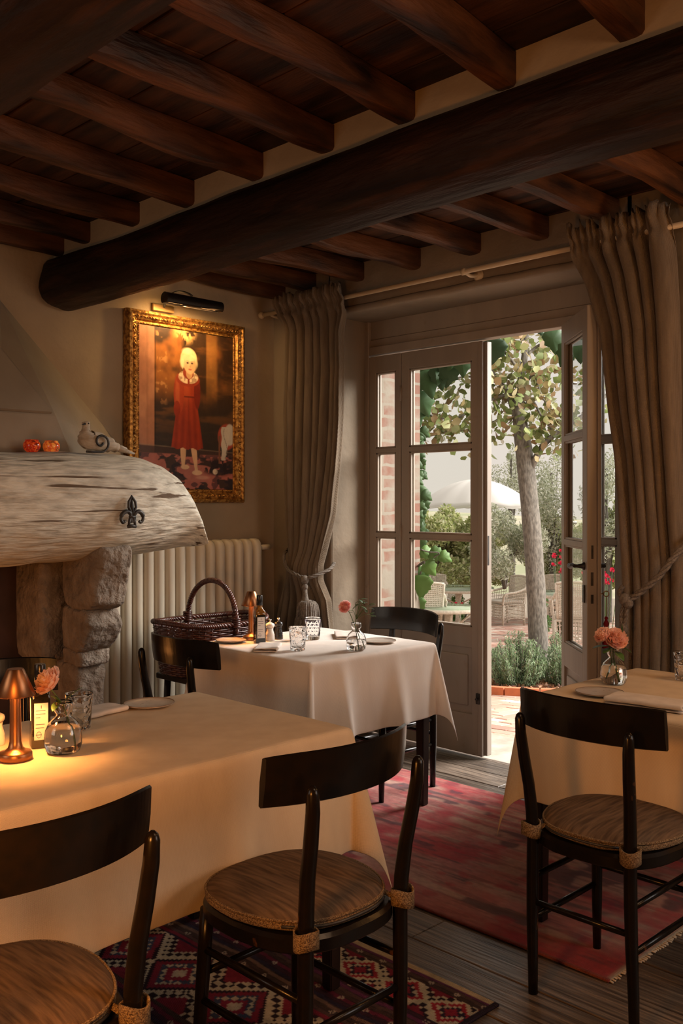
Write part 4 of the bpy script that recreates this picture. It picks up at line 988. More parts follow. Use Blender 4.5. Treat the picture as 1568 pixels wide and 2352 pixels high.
def make_cushion():
    t = empty('seat_cushion', (0, 0, 0), cat='cushion', group='tweed seat cushions')
    def so(a, g):
        ca, sa = math.cos(a), math.sin(a); n_ = 2.7
        x = math.copysign(abs(ca)**(2/n_), ca)*(.196+g); y = math.copysign(abs(sa)**(2/n_), sa)*(.192+g)
        if y < 0: x *= 1-.16*min(1, -y/.2)
        return x, y+.004
    n = 56
    def shell(prof, nm, m, par):
        b = B(); rings = []
        for g, z in prof: rings.append([b.verts.new((*so(2*PI*i/n, g), z+.0025*fn(math.cos(2*PI*i/n)*2, math.sin(2*PI*i/n)*2, g*10))) for i in range(n)])
        for r1, r2 in zip(rings, rings[1:]):
            for i in range(n): b.faces.new((r1[i], r1[(i+1) % n], r2[(i+1) % n], r2[i]))
        b.faces.new(rings[-1]); b.faces.new(rings[0][::-1]); return obj(nm, b, m, par)
    pad = shell([(-.02, .4685), (-.004, .470), (.002, .478), (.003, .488), (-.001, .494), (-.014, .502), (-.04, .508), (-.09, .512), (-.14, .513)], 'pad', M['tweed'], t)
    shell([(-.0, .4692), (.0045, .473), (.0052, .482), (.003, .487)], 'side_band', M['tweed2'], t)
    b = B(); ring = [(*so(2*PI*i/n, .003), .4905) for i in range(n)]; tube(b, ring, .0038, 6, closed=True); obj('piping', b, M['tweed2'], t)
    b = B(); k0 = int(n*.60); zp = [(*so(2*PI*i/n, .0065), .480) for i in range(k0, k0+15)]; tube(b, zp, .0035, 6); obj('zipper', b, M['iron'], t)
    for s in (-1, 1):
        def st(u, v): a = 2*PI*u; return (s*.153+.0245*math.cos(a), -.19+.0235*math.sin(a), .455+.038*v+.004*math.sin(a*2+s))
        vs, fs = grid(st, 20, 3, True); o = obj('strap', (vs, fs), M['tweed2'], t); solid(o, .004, 1)
        b = B(); tube(b, smooth_path([(s*.135, -.172, .475), (s*.128, -.158, .482), (s*.12, -.145, .484)], 4), [.009]*9, 8, flat=.5); obj('tie', b, M['tweed2'], t)
    return t
ch0 = make_chair(); cu0 = make_cushion()
chairs = [(1.508, 1.65, 0, 'black chair with tweed cushion at the centre front, back to the viewer'),
          (.785, 1.655, .02, 'black chair in the bottom left corner, back to the viewer'),
          (2.472, 1.368, -PI/2, 'black chair with a scuffed back rail, tucked toward the right table'),
          (2.385, 3.15, -PI/2, 'black chair between the fireplace and the middle table with white cloth'),
          (3.43, 3.13, PI/2-.04, 'black chair standing before the closed glazed door leaf'),
          (1.385, 2.862, PI, 'black chair against the fireplace, far side of the lamp-lit table')]
where = ['centre front', 'bottom left', 'right', 'mid left', 'door', 'fireplace']
cl_lab = ['brown tweed seat cushion on the chair at the centre front', 'brown tweed seat cushion on the chair in the bottom left corner',
          'brown tweed seat cushion on the chair at the right table', 'tweed seat cushion on the chair left of the white-clothed table',
          'tweed seat cushion on the chair before the closed door leaf', 'tweed seat cushion on the chair against the fireplace']
def zf(x, y):
    if 2.5 < x < 3.73 and 1.40 < y < 3.35: return .0095
    if .45 < x < 2.17 and 1.55 < y < 3.30: return .0075
    return 0
for i, (x, y, rz, lb) in enumerate(chairs):
    z = .009 if i in (0, 1, 5) else .0015
    if i == 2 or i == 4: z = .002
    if i == 0: ch0.location = (x, y, z); ch0.rotation_euler.z = rz; ch0['label'] = lb; cu0.location = (x, y, z); cu0.rotation_euler.z = rz; cu0['label'] = cl_lab[0]
    else: dup(ch0, (x, y, z), rz, lb); dup(cu0, (x, y, z), rz, cl_lab[i])

# ------------------------------------------------------------------ things on the tables
TT = TZ+.0065      # top of a laid cloth
def make_lamp(loc, label, energy):
    t = empty('table_lamp', loc, label=label, cat='table lamp', group='small copper table lamps')
    b = B(); lathe(b, [(.0, 0), (.039, 0), (.0405, .003), (.0405, .016), (.038, .020), (.026, .023), (.018, .031), (.0145, .045), (.0135, .10), (.0125, .185), (0, .186)], 36); obj('base', b, M['copper'], t, auto=50)
    b = B(); lathe(b, [(.0465, .160), (.0475, .162), (.0215, .222), (.019, .226), (0, .227)], 36, capb=False); s = obj('lamp_shade', b, M['copper'], t, auto=50); solid(s, .0012)
    b = B(); lathe(b, [(.0125, .1865), (.022, .1875), (.022, .193), (0, .1935)], 20); obj('bulb', b, M['bulb'], t)
    light('AREA', 'table_lamp_light', (loc[0], loc[1], loc[2]+.1855), energy, (1, .40, .10), .043, shape='DISK'); return t
make_lamp((1.098, 2.251, TT), 'copper table lamp with conical shade, lit, at the left edge', 4.2)
make_lamp((2.842, 3.44, TT), 'copper table lamp partly hidden behind a dark bottle on the middle table', 2.2)
def bottle(loc, rz, label, amber):
    t = empty('oil_bottle', loc, rz, label, 'bottle', 'dark square oil bottles')
    w = .0245
    def sq(r, z, k, n=32):
        out = []
        for i in range(n):
            a = 2*PI*i/n; ca, sa = math.cos(a), math.sin(a); e = 2/k
            out.append((math.copysign(abs(ca)**e, ca)*r, math.copysign(abs(sa)**e, sa)*r, z))
        return out
    prof = [(w*.94, 0, 9), (w, .004, 9), (w, .128, 9), (w*.93, .142, 7), (w*.66, .155, 3), (.0125, .163, 2), (.012, .190, 2)]
    vs = []; fs = []
    for p in prof: vs += sq(*p)
    for j in range(len(prof)-1):
        for i in range(32): fs.append((j*32+i, j*32+(i+1) % 32, (j+1)*32+(i+1) % 32, (j+1)*32+i))
    fs += [tuple(range(32))[::-1], tuple(range(len(vs)-32, len(vs)))]
    o = obj('body', (vs, fs), [M['bottle'], M['bottle_amber']], t, auto=50)
    if amber:
        for p in o.data.polygons:
            if p.center.z > .135: p.material_index = 1
    b = B(); lathe(b, [(.0130, .170), (.0145, .172), (.0145, .214), (.013, .217), (0, .217)], 20); obj('cap', b, M['ceramicb'], t, auto=50)
    b = B(); box(b, -.0175, .0175, -w-.0012, -w+.001, .022, .118, .0004); lb = obj('paper_label', b, M['label'], t, smooth=False)
    b = B(); r_ = random.Random(2)
    box(b, -.001, .001, -w-.0016, -w-.001, .104, .112)
    for k in range(8):
        z = .098-k*.009; a = r_.uniform(.006, .014)
        if k in (3, 6): continue
        box(b, -.014, -.014+a*1.8, -w-.0016, -w-.001, z, z+.0016)
    tube(b, [(-.006+.006*math.cos(a), -w-.0013, .036+.008*math.sin(a)) for a in [2*PI*i/12 for i in range(12)]], .0006, 4, closed=True)
    obj('print', b, M['ink'], lb, smooth=False); return t
bottle((1.203, 2.327, TT), math.radians(-20), 'dark oil bottle with cream label behind the vase on the near left table', False)
bottle((2.813, 3.346, TT), math.radians(-24), 'dark oil bottle with white label and amber neck on the middle table', True)
def mill(loc, m, label, hk):
    t = empty('pepper_mill' if m == 'ceramicb' else 'salt_mill', loc, 0, label, 'mill', 'small turned mills')
    b = B(); lathe(b, [(.0, 0), (.0215, 0), (.0225, .003), (.0215, .018), (.0205, .022), (.0215, .026), (.0185, .036), (.0145, .050), (.0155, .058), (.0, .0585)], 28); obj('body', b, M[m], t, auto=60)
    b = B(); lathe(b, [(.0, .059), (.0160, .0592), (.0205, .066), (.0215, .072), (.0195, .078), (.010, .083), (.006, .086), (0, .0865)], 28); obj('head', b, M[m], t)
    b = B(); lathe(b, [(.003, .085), (.004, .089), (.0068, .094), (.0062, .099), (0, .102)], 16); obj('knob', b, M['steelknob'] if hk else M[m], t)
mill((2.883, 3.354, TT), 'ceramicw', 'white salt mill standing beside the black one on the middle table', 1)
mill((2.947, 3.368, TT), 'ceramicb', 'black pepper mill on the middle table', 1)
mill((1.13, 2.425, TT), 'ceramicw', 'white salt mill at the left edge, behind the lit copper lamp', 0)
def gmat(name, scale, dist, kind):
    m = mat(name, (1, 1, 1), 0, trans=1, ior=1.45); n = m.node_tree.nodes; L = m.node_tree.links
    t = n.new('ShaderNodeTexCoord'); v = n.new('ShaderNodeTexVoronoi'); v.inputs['Scale'].default_value = scale; v.feature = kind
    bp = n.new('ShaderNodeBump'); bp.inputs['Distance'].default_value = dist; L.new(t.outputs['Object'], v.inputs[0]); L.new(v.outputs['Distance'], bp.inputs['Height']); L.new(bp.outputs[0], n['Principled BSDF'].inputs['Normal']); return m
G1 = gmat('cut_glass', 62, .006, 'F1'); G2 = gmat('hammered_glass', 75, .005, 'SMOOTH_F1')
def tumbler(loc, m, label, pattern=False, grp='patterned water tumblers'):
    t = empty('water_glass', loc, 0, label, 'glass', grp)
    b = B(); lathe(b, [(0, 0), (.030, 0), (.032, .003), (.0335, .02), (.0385, .097), (.0390, .100), (.0382, .102), (.0370, .1005), (.0355, .095), (.0305, .021), (.026, .015), (0, .013)], 40); obj('tumbler', b, m, t)
    if pattern:
        b = B()
        for row in range(5):
            for k in range(12):
                a = 2*PI*(k+.5*(row % 2))/12; z = .086-row*.015; s_ = .0068*(1-.14*row)
                r = .0335+(z-.02)/.077*.005+.0006
                pts = []
                for (du, dz) in ((-1, .8), (1, .8), (0, -.9)):
                    aa = a+du*s_/r; rr_ = r+dz*s_*.065; pts.append(b.verts.new((math.cos(aa)*rr_, math.sin(aa)*rr_, z+dz*s_)))
                b.faces.new(pts)
        o = obj('triangle_pattern', b, M['ink'], t, smooth=False); solid(o, .0005)
    return t
tumbler((2.779, 3.049, TT), G1, 'clear diamond-cut tumbler on the white cloth, nearer of two')
tumbler((3.053, 3.244, TT), M['glass'], 'tumbler with dark triangle pattern on the white cloth', True)
tumbler((1.375, 2.43, TT), G2, 'hammered clear tumbler behind the vase on the near left table')
tumbler((3.30, 1.545, TT), G2, 'clear tumbler cut off by the right edge of the picture')
def leafmesh(bm, base, d, up, L_, W_, curl=.15, mat_i=0):
    d = Vector(d).normalized(); s = d.cross(Vector(up)).normalized(); n_ = s.cross(d)
    rows = []; K = 6
    for i in range(K+1):
        t = i/K; w = W_*.5*math.sin(PI*min(1, t*.96+.02))**.8; c = Vector(base)+d*L_*t-n_*curl*L_*t*t
        rows.append([bm.verts.new(c-s*w+n_*w*.25), bm.verts.new(c), bm.verts.new(c+s*w+n_*w*.25)])
    for a, b_ in zip(rows, rows[1:]):
        for k in (0, 1): bm.faces.new((a[k], a[k+1], b_[k+1], b_[k])).material_index = mat_i
def flower_head(bm, c, ax, R, n, seed, ruff=.25):
    """many cupped petals spiralling around axis ax"""
    r_ = random.Random(seed); ax = Vector(ax).normalized(); u = ax.orthogonal().normalized(); v = ax.cross(u); c = Vector(c)
    for i in range(n):
        t = i/(n-1); a = i*2.39996; op = .05+1.35*t**.9          # opening angle from the axis
        ln = R*(.85+.2*t)*r_.uniform(.88, 1.08); w = R*(.42+.40*t)
        rad = (u*math.cos(a)+v*math.sin(a)); tan = ax.cross(rad); K = 4; rows = []
        for j in range(K+1):
            s = j/K; th = op*(1.25-.45*s); p = c+rad*(R*.03+ln*s*math.sin(th))+ax*(ln*s*math.cos(th)-R*.15*t-.35*R)
            ww = w*(.3+.7*math.sin(PI*.5*min(1, s*1.15)))*.5*(1 if s < .99 else .85)
            rf = ruff*R*.25*s
            rows.append([bm.verts.new(p+tan*ww*k+ax*(.25*w*k*k*(1-t*.8))+(ax*r_.uniform(-1, 1)+rad*r_.uniform(-1, 1))*rf*(.5 if s < 1 else 1)) for k in (-1, -.5, 0, .5, 1)])
        for a_, b_ in zip(rows, rows[1:]):
            for k in range(4): bm.faces.new((a_[k], a_[k+1], b_[k+1], b_[k]))
def vase(loc, label, lvl, sc=1):
    t = empty('bud_vase', loc, 0, label, 'vase', 'round glass bud vases with one stem or two')
    P_ = [(.0, .0), (.030, .0), (.040, .006), (.0445, .020), (.0450, .038), (.0425, .056), (.035, .072), (.024, .083), (.0175, .089), (.0165, .094), (.021, .100), (.0235, .108), (.0225, .118), (.0215, .124)]
    inn = [(r-.0022 if r > .003 else 0, z) for r, z in P_[::-1]]; inn = [(r, max(z, .005)) for r, z in inn]; inn[-1] = (0, .0065); inn[-2] = (.026, .0062)
    b = B(); lathe(b, [(r*sc, z*sc) for r, z in P_+inn], 40, capb=False, capt=False); obj('vase_glass', b, M['glass'], t)
    wp = [(r-.0010, z) for r, z in P_ if .004 < z < lvl-.002]; wl2 = [p for p in wp]
    rl = lerp([(z, r) for r, z in P_[1:]], lvl)-.0010
    b = B(); lathe(b, [(0, .0055*sc), (.028*sc, .0055*sc)]+[((r)*sc, z*sc) for r, z in wl2]+[(rl*sc, lvl*sc), (0, lvl*sc)], 40, capb=False, capt=False); obj('water', b, M['water'], t)
vase((1.216, 2.228, TT), 'round glass bud vase half full of water on the near left table', .068, 1.06)
vase((2.959, 2.868, TT), 'round glass bud vase on the white cloth of the middle table', .046, .98)
vase((3.058, 1.692, TT), 'round glass bud vase on the right table near the curtain', .065, 1.02)
def flower(name, loc, stempts, heads, leaves, petal, label, grp, r=.0022):
    t = empty(name, loc, 0, label, 'flower', grp)
    b = B(); tube(b, smooth_path(stempts, 6), r, 8); obj('stem', b, M['stemgreen'], t)
    for (c, ax, R, n, sd) in heads:
        b = B(); flower_head(b, c, ax, R, n, sd); h = obj('bloom', b, petal, t)
        b = B(); c_ = Vector(c); a_ = Vector(ax).normalized(); tube(b, [c_-a_*R*.45, c_-a_*R*.2, c_+a_*R*.05], [.003, R*.22, R*.12], 10); obj('calyx', b, M['stemgreen'], t)
    for lf in leaves:
        b = B(); leafmesh(b, *lf); o = obj('leaf', b, M['leaf'], t); solid(o, .0005)
    return t
# camera-facing right in plan is (+x,-y); left is (-x,+y)
def rt(s, f, z): return (s*.7071+f*.7071, -s*.7071+f*.7071, z)
flower('carnation', (1.216, 2.228, TT+.012), [rt(.030, -.008, .0), rt(.018, 0, .05), rt(.0, .002, .105), rt(-.02, .0, .135), rt(-.038, -.004, .160)],
       [(rt(-.040, -.005, .172), rt(-.55, -.45, .6), .042, 60, 3)], [(rt(-.004, 0, .11), rt(-.3, -.3, .5), (0, 0, 1), .045, .022), (rt(.0, 0, .115), rt(.8, .2, .9), (0, 0, 1), .06, .014), (rt(-.01, 0, .12), rt(-.1, -.5, -.2), (0, 0, 1), .04, .022)],
       M['petal'], 'peach carnation leaning left in the vase on the near left table', 'carnations and roses in bud vases')
def spray(loc, label):
    t = empty('leafy_sprig', loc, 0, label, 'leafy sprig'); r_ = random.Random(11)
    b = B(); main = smooth_path([rt(.008, 0, .0), rt(.002, 0, .05), rt(-.005, 0, .105), rt(.004, 0, .150), rt(.014, 0, .185)], 5); tube(b, main, .0018, 8)
    lv = []
    for (s, f, z) in ((.045, .0, .165), (.055, .01, .185), (.03, -.02, .20), (-.018, .01, .165), (-.005, -.01, .195), (.02, .02, .21), (.06, 0, .145)):
        tube(b, [rt(0, 0, .125), rt(s*.5, f*.5, (.125+z)*.5+.01), rt(s, f, z)], .0012, 6); lv.append((s, f, z))
    obj('stem', b, M['stemgreen'], t)
    for (s, f, z) in lv:
        b = B()
        for k in range(3):
            a = r_.uniform(0, 6.28); leafmesh(b, rt(s, f, z-.006*k), rt(math.cos(a)+s*12, math.sin(a)*.8, r_.uniform(-.2, .8)), (0, 0, 1), r_.uniform(.024, .034), r_.uniform(.014, .02))
        o = obj('leaf', b, M['leaf'], t); solid(o, .0005)
spray((2.959, 2.868, TT+.010), 'leafy green sprig in the vase on the middle table')
flower('carnation', (2.962, 2.872, TT+.012), [rt(.028, 0, .0), rt(.012, 0, .05), rt(-.008, .002, .10), rt(-.028, .0, .15), rt(-.045, -.004, .172)],
       [(rt(-.049, -.006, .178), rt(-.5, -.55, .5), .034, 56, 5)], [], M['petalpink'], 'pink carnation in the vase on the middle table', 'carnations and roses in bud vases', .0018)
flower('rose', (3.058, 1.692, TT+.012), [rt(.014, 0, .0), rt(.004, 0, .05), rt(-.003, 0, .10), rt(.002, 0, .138)],
       [(rt(.006, -.006, .150), rt(.05, -.75, .55), .044, 110, 9)], [(rt(.01, 0, .12), rt(.9, .2, -.25), (0, 0, 1), .062, .036), (rt(.015, .005, .14), rt(.45, .1, 1.0), (.5, -.5, .3), .06, .034), (rt(.0, -.01, .105), rt(.3, -.5, -.3), (0, 0, 1), .05, .034)],
       M['petal'], 'large peach rose in the vase on the right table', 'carnations and roses in bud vases', .003)
flower('rose', (3.055, 1.695, TT+.012), [rt(-.018, 0, .008), rt(-.004, .002, .05), rt(-.008, 0, .105), rt(-.02, .006, .14)],
       [(rt(-.034, .008, .160), rt(-.65, -.3, .65), .034, 80, 12)], [(rt(-.008, 0, .12), rt(-.9, -.1, .05), (0, 0, 1), .066, .034), (rt(-.004, -.004, .115), rt(-.5, -.4, -.1), (0, 0, 1), .05, .03)],
       M['petal'], 'smaller peach rose leaning left beside the large one', 'carnations and roses in bud vases', .0022)
def plate(loc, label, sc=1, m='plate'):
    t = empty('side_plate', loc, random.Random(loc[0]).uniform(0, 3), label, 'plate', 'small stoneware side plates')
    def f(u, v):
        a = 2*PI*u; r, z = prof_[int(round(v*(len(prof_)-1)))]; k = 1+.018*math.sin(2*a)+.012*math.sin(3*a+1)
        return (r*k*math.cos(a)*sc, r*k*math.sin(a)*sc, z)
    prof_ = [(.001, .0), (.045, .0), (.062, .003), (.077, .0075), (.079, .0095), (.0775, .0105), (.070, .0075), (.058, .0048), (.001, .0045)]
    vs, fs = grid(f, 44, len(prof_)-1, True); obj('dish', (vs, fs), M[m], t)
    b = B(); tube(b, [f(i/44, 5/8)[:2]+(.0102,) for i in range(44)], .0013, 6, closed=True); obj('rim', b, M['platerim'], t)
plate((1.688, 2.547, TT), 'cream side plate alone on the far end of the near left table')
plate((3.20, 2.955, TT), 'stoneware side plate at the door end of the middle table')
plate((2.855, 1.632, TT), 'brown glazed side plate on the right table behind the chair', 1.0)
plate((2.73, 3.452, TT), 'side plate on the middle table, between basket and napkin', .9)
def napkin(loc, rz, L_, W_, label, th=.0085, n=2):
    path = []; w = W_/2
    for k in range(n):
        z = .003+k*th
        x0, x1 = (-w, w) if k % 2 == 0 else (w, -w)
        path += [(x0+(x1-x0)*i/8, z+.0008*math.sin(i*1.3+k)) for i in range(9)]
        if k < n-1: cx = x1; path += [(cx+math.copysign(th*.5, x1)*math.sin(PI*i/6), z+th/2-math.cos(PI*i/6)*th/2) for i in range(1, 6)]
    m = len(path)
    def f(u, v):
        p = path[int(round(u*(m-1)))]; y = (v-.5)*L_
        k = 1+.02*fn(v*3, p[1]*60, loc[0])
        return (p[0]*k+.003*fn(v*4, 2, loc[0]), y+.002*fn(p[0]*20, p[1]*90), p[1]+.0012*(fn(v*5, p[0]*15)+.3))
    vs, fs = grid(f, m-1, 22); o = obj('napkin', (vs, fs), M['napkin'], None, loc); o.rotation_euler.z = rz; solid(o, .0045, 0); subd(o, 1)
    return tag(o, label, 'napkin', 'folded linen napkins')
NZ = TT+.0005
napkin((1.51, 2.565, NZ), math.radians(-80), .17, .09, 'folded napkin beside the hammered tumbler on the near left table', .010)
napkin((2.705, 3.165, NZ), math.radians(-48), .19, .095, 'folded cream napkin in front of the oil bottle on the middle table', .011)
napkin((3.23, 3.205, NZ), math.radians(-42), .20, .10, 'folded napkin behind the vase on the middle table', .009)
napkin((2.795, 1.425, NZ), math.radians(6), .25, .11, 'folded cream napkin near the plate on the right table', .010, 3)

# ------------------------------------------------------------------ basket on its stool
b0 = (3.005, 3.965)
stl = empty('stool', (b0[0], b0[1], 0), label='low dark wooden stool beneath the wicker basket', cat='stool')
b = B(); box(b, -.24, .24, -.15, .15, .50, .53, .006); obj('seat', b, M['dkleg'], stl, smooth=False)
for sx in (-1, 1):
    for sy in (-1, 1): b = B(); tube(b, [(sx*.21, sy*.125, 0), (sx*.19, sy*.115, .50)], [.014, .018], 10); obj('leg', b, M['dkleg'], stl)
bk = empty('wicker_basket', (b0[0], b0[1], .531), label='red-brown wicker basket with tall arched handle, before the radiator', cat='basket')
A_, Bb, HB = .30, .205, .255
def el(a, z):
    n_ = 2.8; k = .86+.14*(z/HB)**.8; ca, sa = math.cos(a), math.sin(a)
    return Vector((math.copysign(abs(ca)**(2/n_), ca)*A_*k, math.copysign(abs(sa)**(2/n_), sa)*Bb*k, z+.018*abs(ca)**4*(z/HB)))
b = B(); NSK = 44; rows = 24
for r in range(rows):
    z = .008+r*(HB-.02)/rows; pts = []
    for i in range(NSK*3):
        a = 2*PI*i/(NSK*3); p = el(a, z); o_ = Vector((p.x/A_**2, p.y/Bb**2, 0)).normalized()
        pts.append(p+o_*.0038*math.sin(a*NSK/2+PI*r))
    tube(b, pts, .0052, 5, closed=True)
obj('woven_side', b, M['wicker'], bk)
b = B()
for i in range(NSK):
    a = 2*PI*(i+.5)/NSK; tube(b, [el(a, z) for z in (.0, .1, .2, HB+.004)], .0036, 5)
obj('stakes', b, M['wicker'], bk)
b = B(); rope(b, [el(2*PI*i/48, HB) for i in range(49)], .013, 20, 3); obj('rim', b, M['wicker'], bk)
b = B(); base = [el(2*PI*i/48, .004) for i in range(48)]; b.faces.new([b.verts.new(p*.98) for p in base]); obj('bottom', b, M['wicker'], bk)
b = B(); hp = []
for i in range(15):
    a = PI*i/14; hp.append((.0+.01*math.sin(a), -math.cos(a)*(Bb+.004)*(1 if abs(math.cos(a)) < .9 else 1), HB-.05+math.sin(a)**.75*.26))
rope(b, hp, .0135, 16, 3)
for s in (-1, 1):
    for k in range(5): tube(b, [(.0+.022*math.cos(t), s*(Bb+.002)+.020*math.sin(t), HB+.028-k*.010) for t in [2*PI*j/10 for j in range(10)]], .005, 5, closed=True)
obj('handle', b, M['wicker'], bk)

# ================================================================== outside
def at(px, py, d): t = (px-784)/2174; return Vector((d*(1+t)/2**.5, d*(1-t)/2**.5, H+(1155-py)/2174*d))
def gz(x, y): d = (x+y)/2**.5; return -.12-.068*(max(d, 5.5)-6) if d < 26 else -1.48-.05*(d-26)
def dist(py): k = (py-1155)/2174; return 1.112/(k-.068)
def gat(px, py): d = dist(py); v = at(px, py, d); v.z = gz(v.x, v.y); return v
# brick terrace in herringbone
M['terrace'] = mat('terracotta_pavers', (1, 1, 1), .9, attr=True, bump=.004, bscale=40)
M['mortar'] = mat('sandy_joint', (.40, .33, .25), .95, col2=(.30, .25, .19), scale=20)
vs, fs = grid(lambda u, v: (lambda x, y: (x, y, gz(x, y)-.004))(4.66+u*34, -6+v*46), 60, 60); o = obj('terrace_ground', (vs, fs), M['mortar']); tag(o, kind='structure'); o.name = 'ground'
vs = []; fs = []; cols = []; r_ = random.Random(12); bw, bl = .125, .25
def brick(cx, cy, horiz):
    l, w = (bl, bw) if horiz else (bw, bl); g = .006
    d = (cx+cy)/2**.5; rr2 = (cx-cy)/2**.5
    if cx < 4.85 or d > 21 or abs(rr2/d-.19) > .19: return
    k = len(vs); c = random.Random(int(cx*97)*131+int(cy*89)).random(); dz = (c-.5)*.004
    for sx, sy in ((-1, -1), (1, -1), (1, 1), (-1, 1)):
        for zz, ins in ((-.02, 0), (.004, 0), (.007, .006)):
            x = cx+sx*(l/2-g-ins); y = cy+sy*(w/2-g-ins); vs.append((x, y, gz(x, y)+zz+dz))
    f = lambda a, b_: k+a*3+b_
    fs.append((f(0, 2), f(1, 2), f(2, 2), f(3, 2)))
    for a in range(4):
        n_ = (a+1) % 4; fs.append((f(a, 0), f(n_, 0), f(n_, 1), f(a, 1))); fs.append((f(a, 1), f(n_, 1), f(n_, 2), f(a, 2)))
    t = r_.random(); base = (.47, .27, .20) if t < .45 else (.55, .38, .30) if t < .72 else (.50, .42, .34) if t < .92 else (.36, .20, .15)
    q_ = r_.uniform(.8, 1.15); cols.extend([(base[0]*q_, base[1]*q_, base[2]*q_)]*12)
for i in range(-10, 150):
    for j in range(-80, 160):
        # herringbone cell
        x0 = 4.7+i*bw; y0 = -1+j*bw
        m = (i-j) % 4
        if m == 0: brick(x0+bl/2, y0+bw/2, True)
        elif m == 2: brick(x0+bw/2, y0+bl/2-bw, False) if False else None
for i in range(-10, 150):
    for j in range(-80, 160):
        if (i-j) % 4 == 3: brick(4.7+i*bw+bw/2, -1+j*bw+bl/2, False)
o = obj('brick_paving', (vs, fs), M['terrace'], smooth=False); vcol(o, cols); tag(o, kind='structure'); o.name = 'ground_paving'
# far hills
M['field'] = mat('pale_field', (.62, .55, .40), 1, col2=(.42, .44, .26), scale=.25, lo=.4, hi=.6, detail=8)
vs, fs = grid(lambda u, v: (lambda d, r: ((d+r)/2**.5, (d-r)/2**.5, -2.2+(d-30)*.035+2.2*fn(r*.03, d*.02)))(30+v*60, -40+u*90), 40, 30); o = obj('distant_hill', (vs, fs), M['field']); tag(o, kind='structure'); o.name = 'ground_hills'

def leafcloud(name, C_, S, m, parent, cols, seed, up=.0, aspect=.5, dirs=None):
    """C_: (n,3) leaf centres, S: sizes; each leaf is a folded rhombus with a midrib"""
    r = np.random.default_rng(seed); n = len(C_); C_ = np.asarray(C_)
    D = r.normal(size=(n, 3)) if dirs is None else dirs+r.normal(size=(n, 3))*.35
    D[:, 2] += up; D /= np.linalg.norm(D, axis=1)[:, None]
    A = np.cross(D, r.normal(size=(n, 3))); A /= np.linalg.norm(A, axis=1)[:, None]; N = np.cross(D, A)
    S = np.broadcast_to(np.asarray(S), (n,))[:, None]
    P0 = C_-D*S*.5; P3 = C_+D*S*.5; L1 = C_-D*S*.18+A*S*aspect*.5+N*S*.08; L2 = C_+D*S*.18+A*S*aspect*.42+N*S*.08
    R1 = C_-D*S*.18-A*S*aspect*.5+N*S*.08; R2_ = C_+D*S*.18-A*S*aspect*.42+N*S*.08
    V = np.stack([P0, L1, L2, P3, R2_, R1], 1).reshape(-1, 3); k = np.arange(n)*6
    F = np.concatenate([np.stack([k, k+1, k+2, k+3], 1), np.stack([k, k+3, k+4, k+5], 1)])
    me = bpy.data.meshes.new(name); me.vertices.add(len(V)); me.vertices.foreach_set('co', V.ravel()); me.loops.add(len(F)*4); me.loops.foreach_set('vertex_index', F.ravel().astype(np.int32))
    me.polygons.add(len(F)); me.polygons.foreach_set('loop_start', (np.arange(len(F))*4).astype(np.int32)); me.polygons.foreach_set('loop_total', np.full(len(F), 4, dtype=np.int32)); me.update(calc_edges=True)
    me.materials.append(m); o = bpy.data.objects.new(name, me); link(o, parent)
    cols = np.asarray(cols); ci = r.integers(0, len(cols), n); cc = cols[ci]*(.75+.5*r.random((n, 1))); vcol(o, np.repeat(cc, 6, 0)); return o
def leafmat(name, rough=.5, tr=.35):
    m = bpy.data.materials.new(name); m.use_nodes = True; n = m.node_tree.nodes; L = m.node_tree.links; bs = n['Principled BSDF']
    a = n.new('ShaderNodeVertexColor'); a.layer_name = 'Col'; L.new(a.outputs[0], bs.inputs['Base Color']); bs.inputs['Roughness'].default_value = rough
    t = n.new('ShaderNodeBsdfTranslucent'); L.new(a.outputs[0], t.inputs[0]); x = n.new('ShaderNodeMixShader'); x.inputs[0].default_value = tr
    L.new(bs.outputs[0], x.inputs[1]); L.new(t.outputs[0], x.inputs[2]); L.new(x.outputs[0], n['Material Output'].inputs[0]); return m
M['lf'] = leafmat('leaf_foliage')
M['bark'] = mat('grey_bark', (.19, .17, .14), .9, col2=(.09, .08, .065), scale=60, stretch=(1, 1, .35), bump=.012, bscale=28, bstretch=(1, 1, .3), detail=8)
# ---- round planter bed with its tree
tp = gat(1240, 1572); TD = (tp.x+tp.y)/2**.5
pc = gat(1235, 1570)
pln = empty('planter_bed', (pc.x, pc.y, pc.z), label='round garden bed edged with terracotta bricks around the tree', cat='planter')
b = B(); PR = .98; nB = 42
M['edgebrick'] = mat('terracotta_edging', (.55, .17, .07), .85, col2=(.42, .13, .06), scale=9, bump=.003)
for i in range(nB):
    a0 = 2*PI*(i+.04)/nB; a1 = 2*PI*(i+.96)/nB; vv = []
    for zz in (-.10, .075):
        for rr2 in (PR-.05, PR+.05):
            for a in (a0, a1):
                x, y = math.cos(a)*rr2, math.sin(a)*rr2; vv.append(b.verts.new((x, y, gz(pc.x+x, pc.y+y)-pc.z+zz)))
    for fidx in ((0, 1, 3, 2), (4, 6, 7, 5), (0, 2, 6, 4), (1, 5, 7, 3), (0, 4, 5, 1), (2, 3, 7, 6)): b.faces.new([vv[k] for k in fidx])
obj('brick_edging', b, M['edgebrick'], pln, smooth=False)
b = B(); lathe(b, [(PR-.05, .0), (PR*.6, .02), (0, .03)], 40, capb=False)
for v in b.verts: v.co.z += gz(pc.x+v.co.x, pc.y+v.co.y)-pc.z+.015
obj('soil', b, mat('dark_soil', (.10, .06, .035), 1, bump=.02, bscale=30), pln)
n = 2600; rr2 = PR*np.sqrt(rng.random(n))*.93; aa = rng.random(n)*2*PI
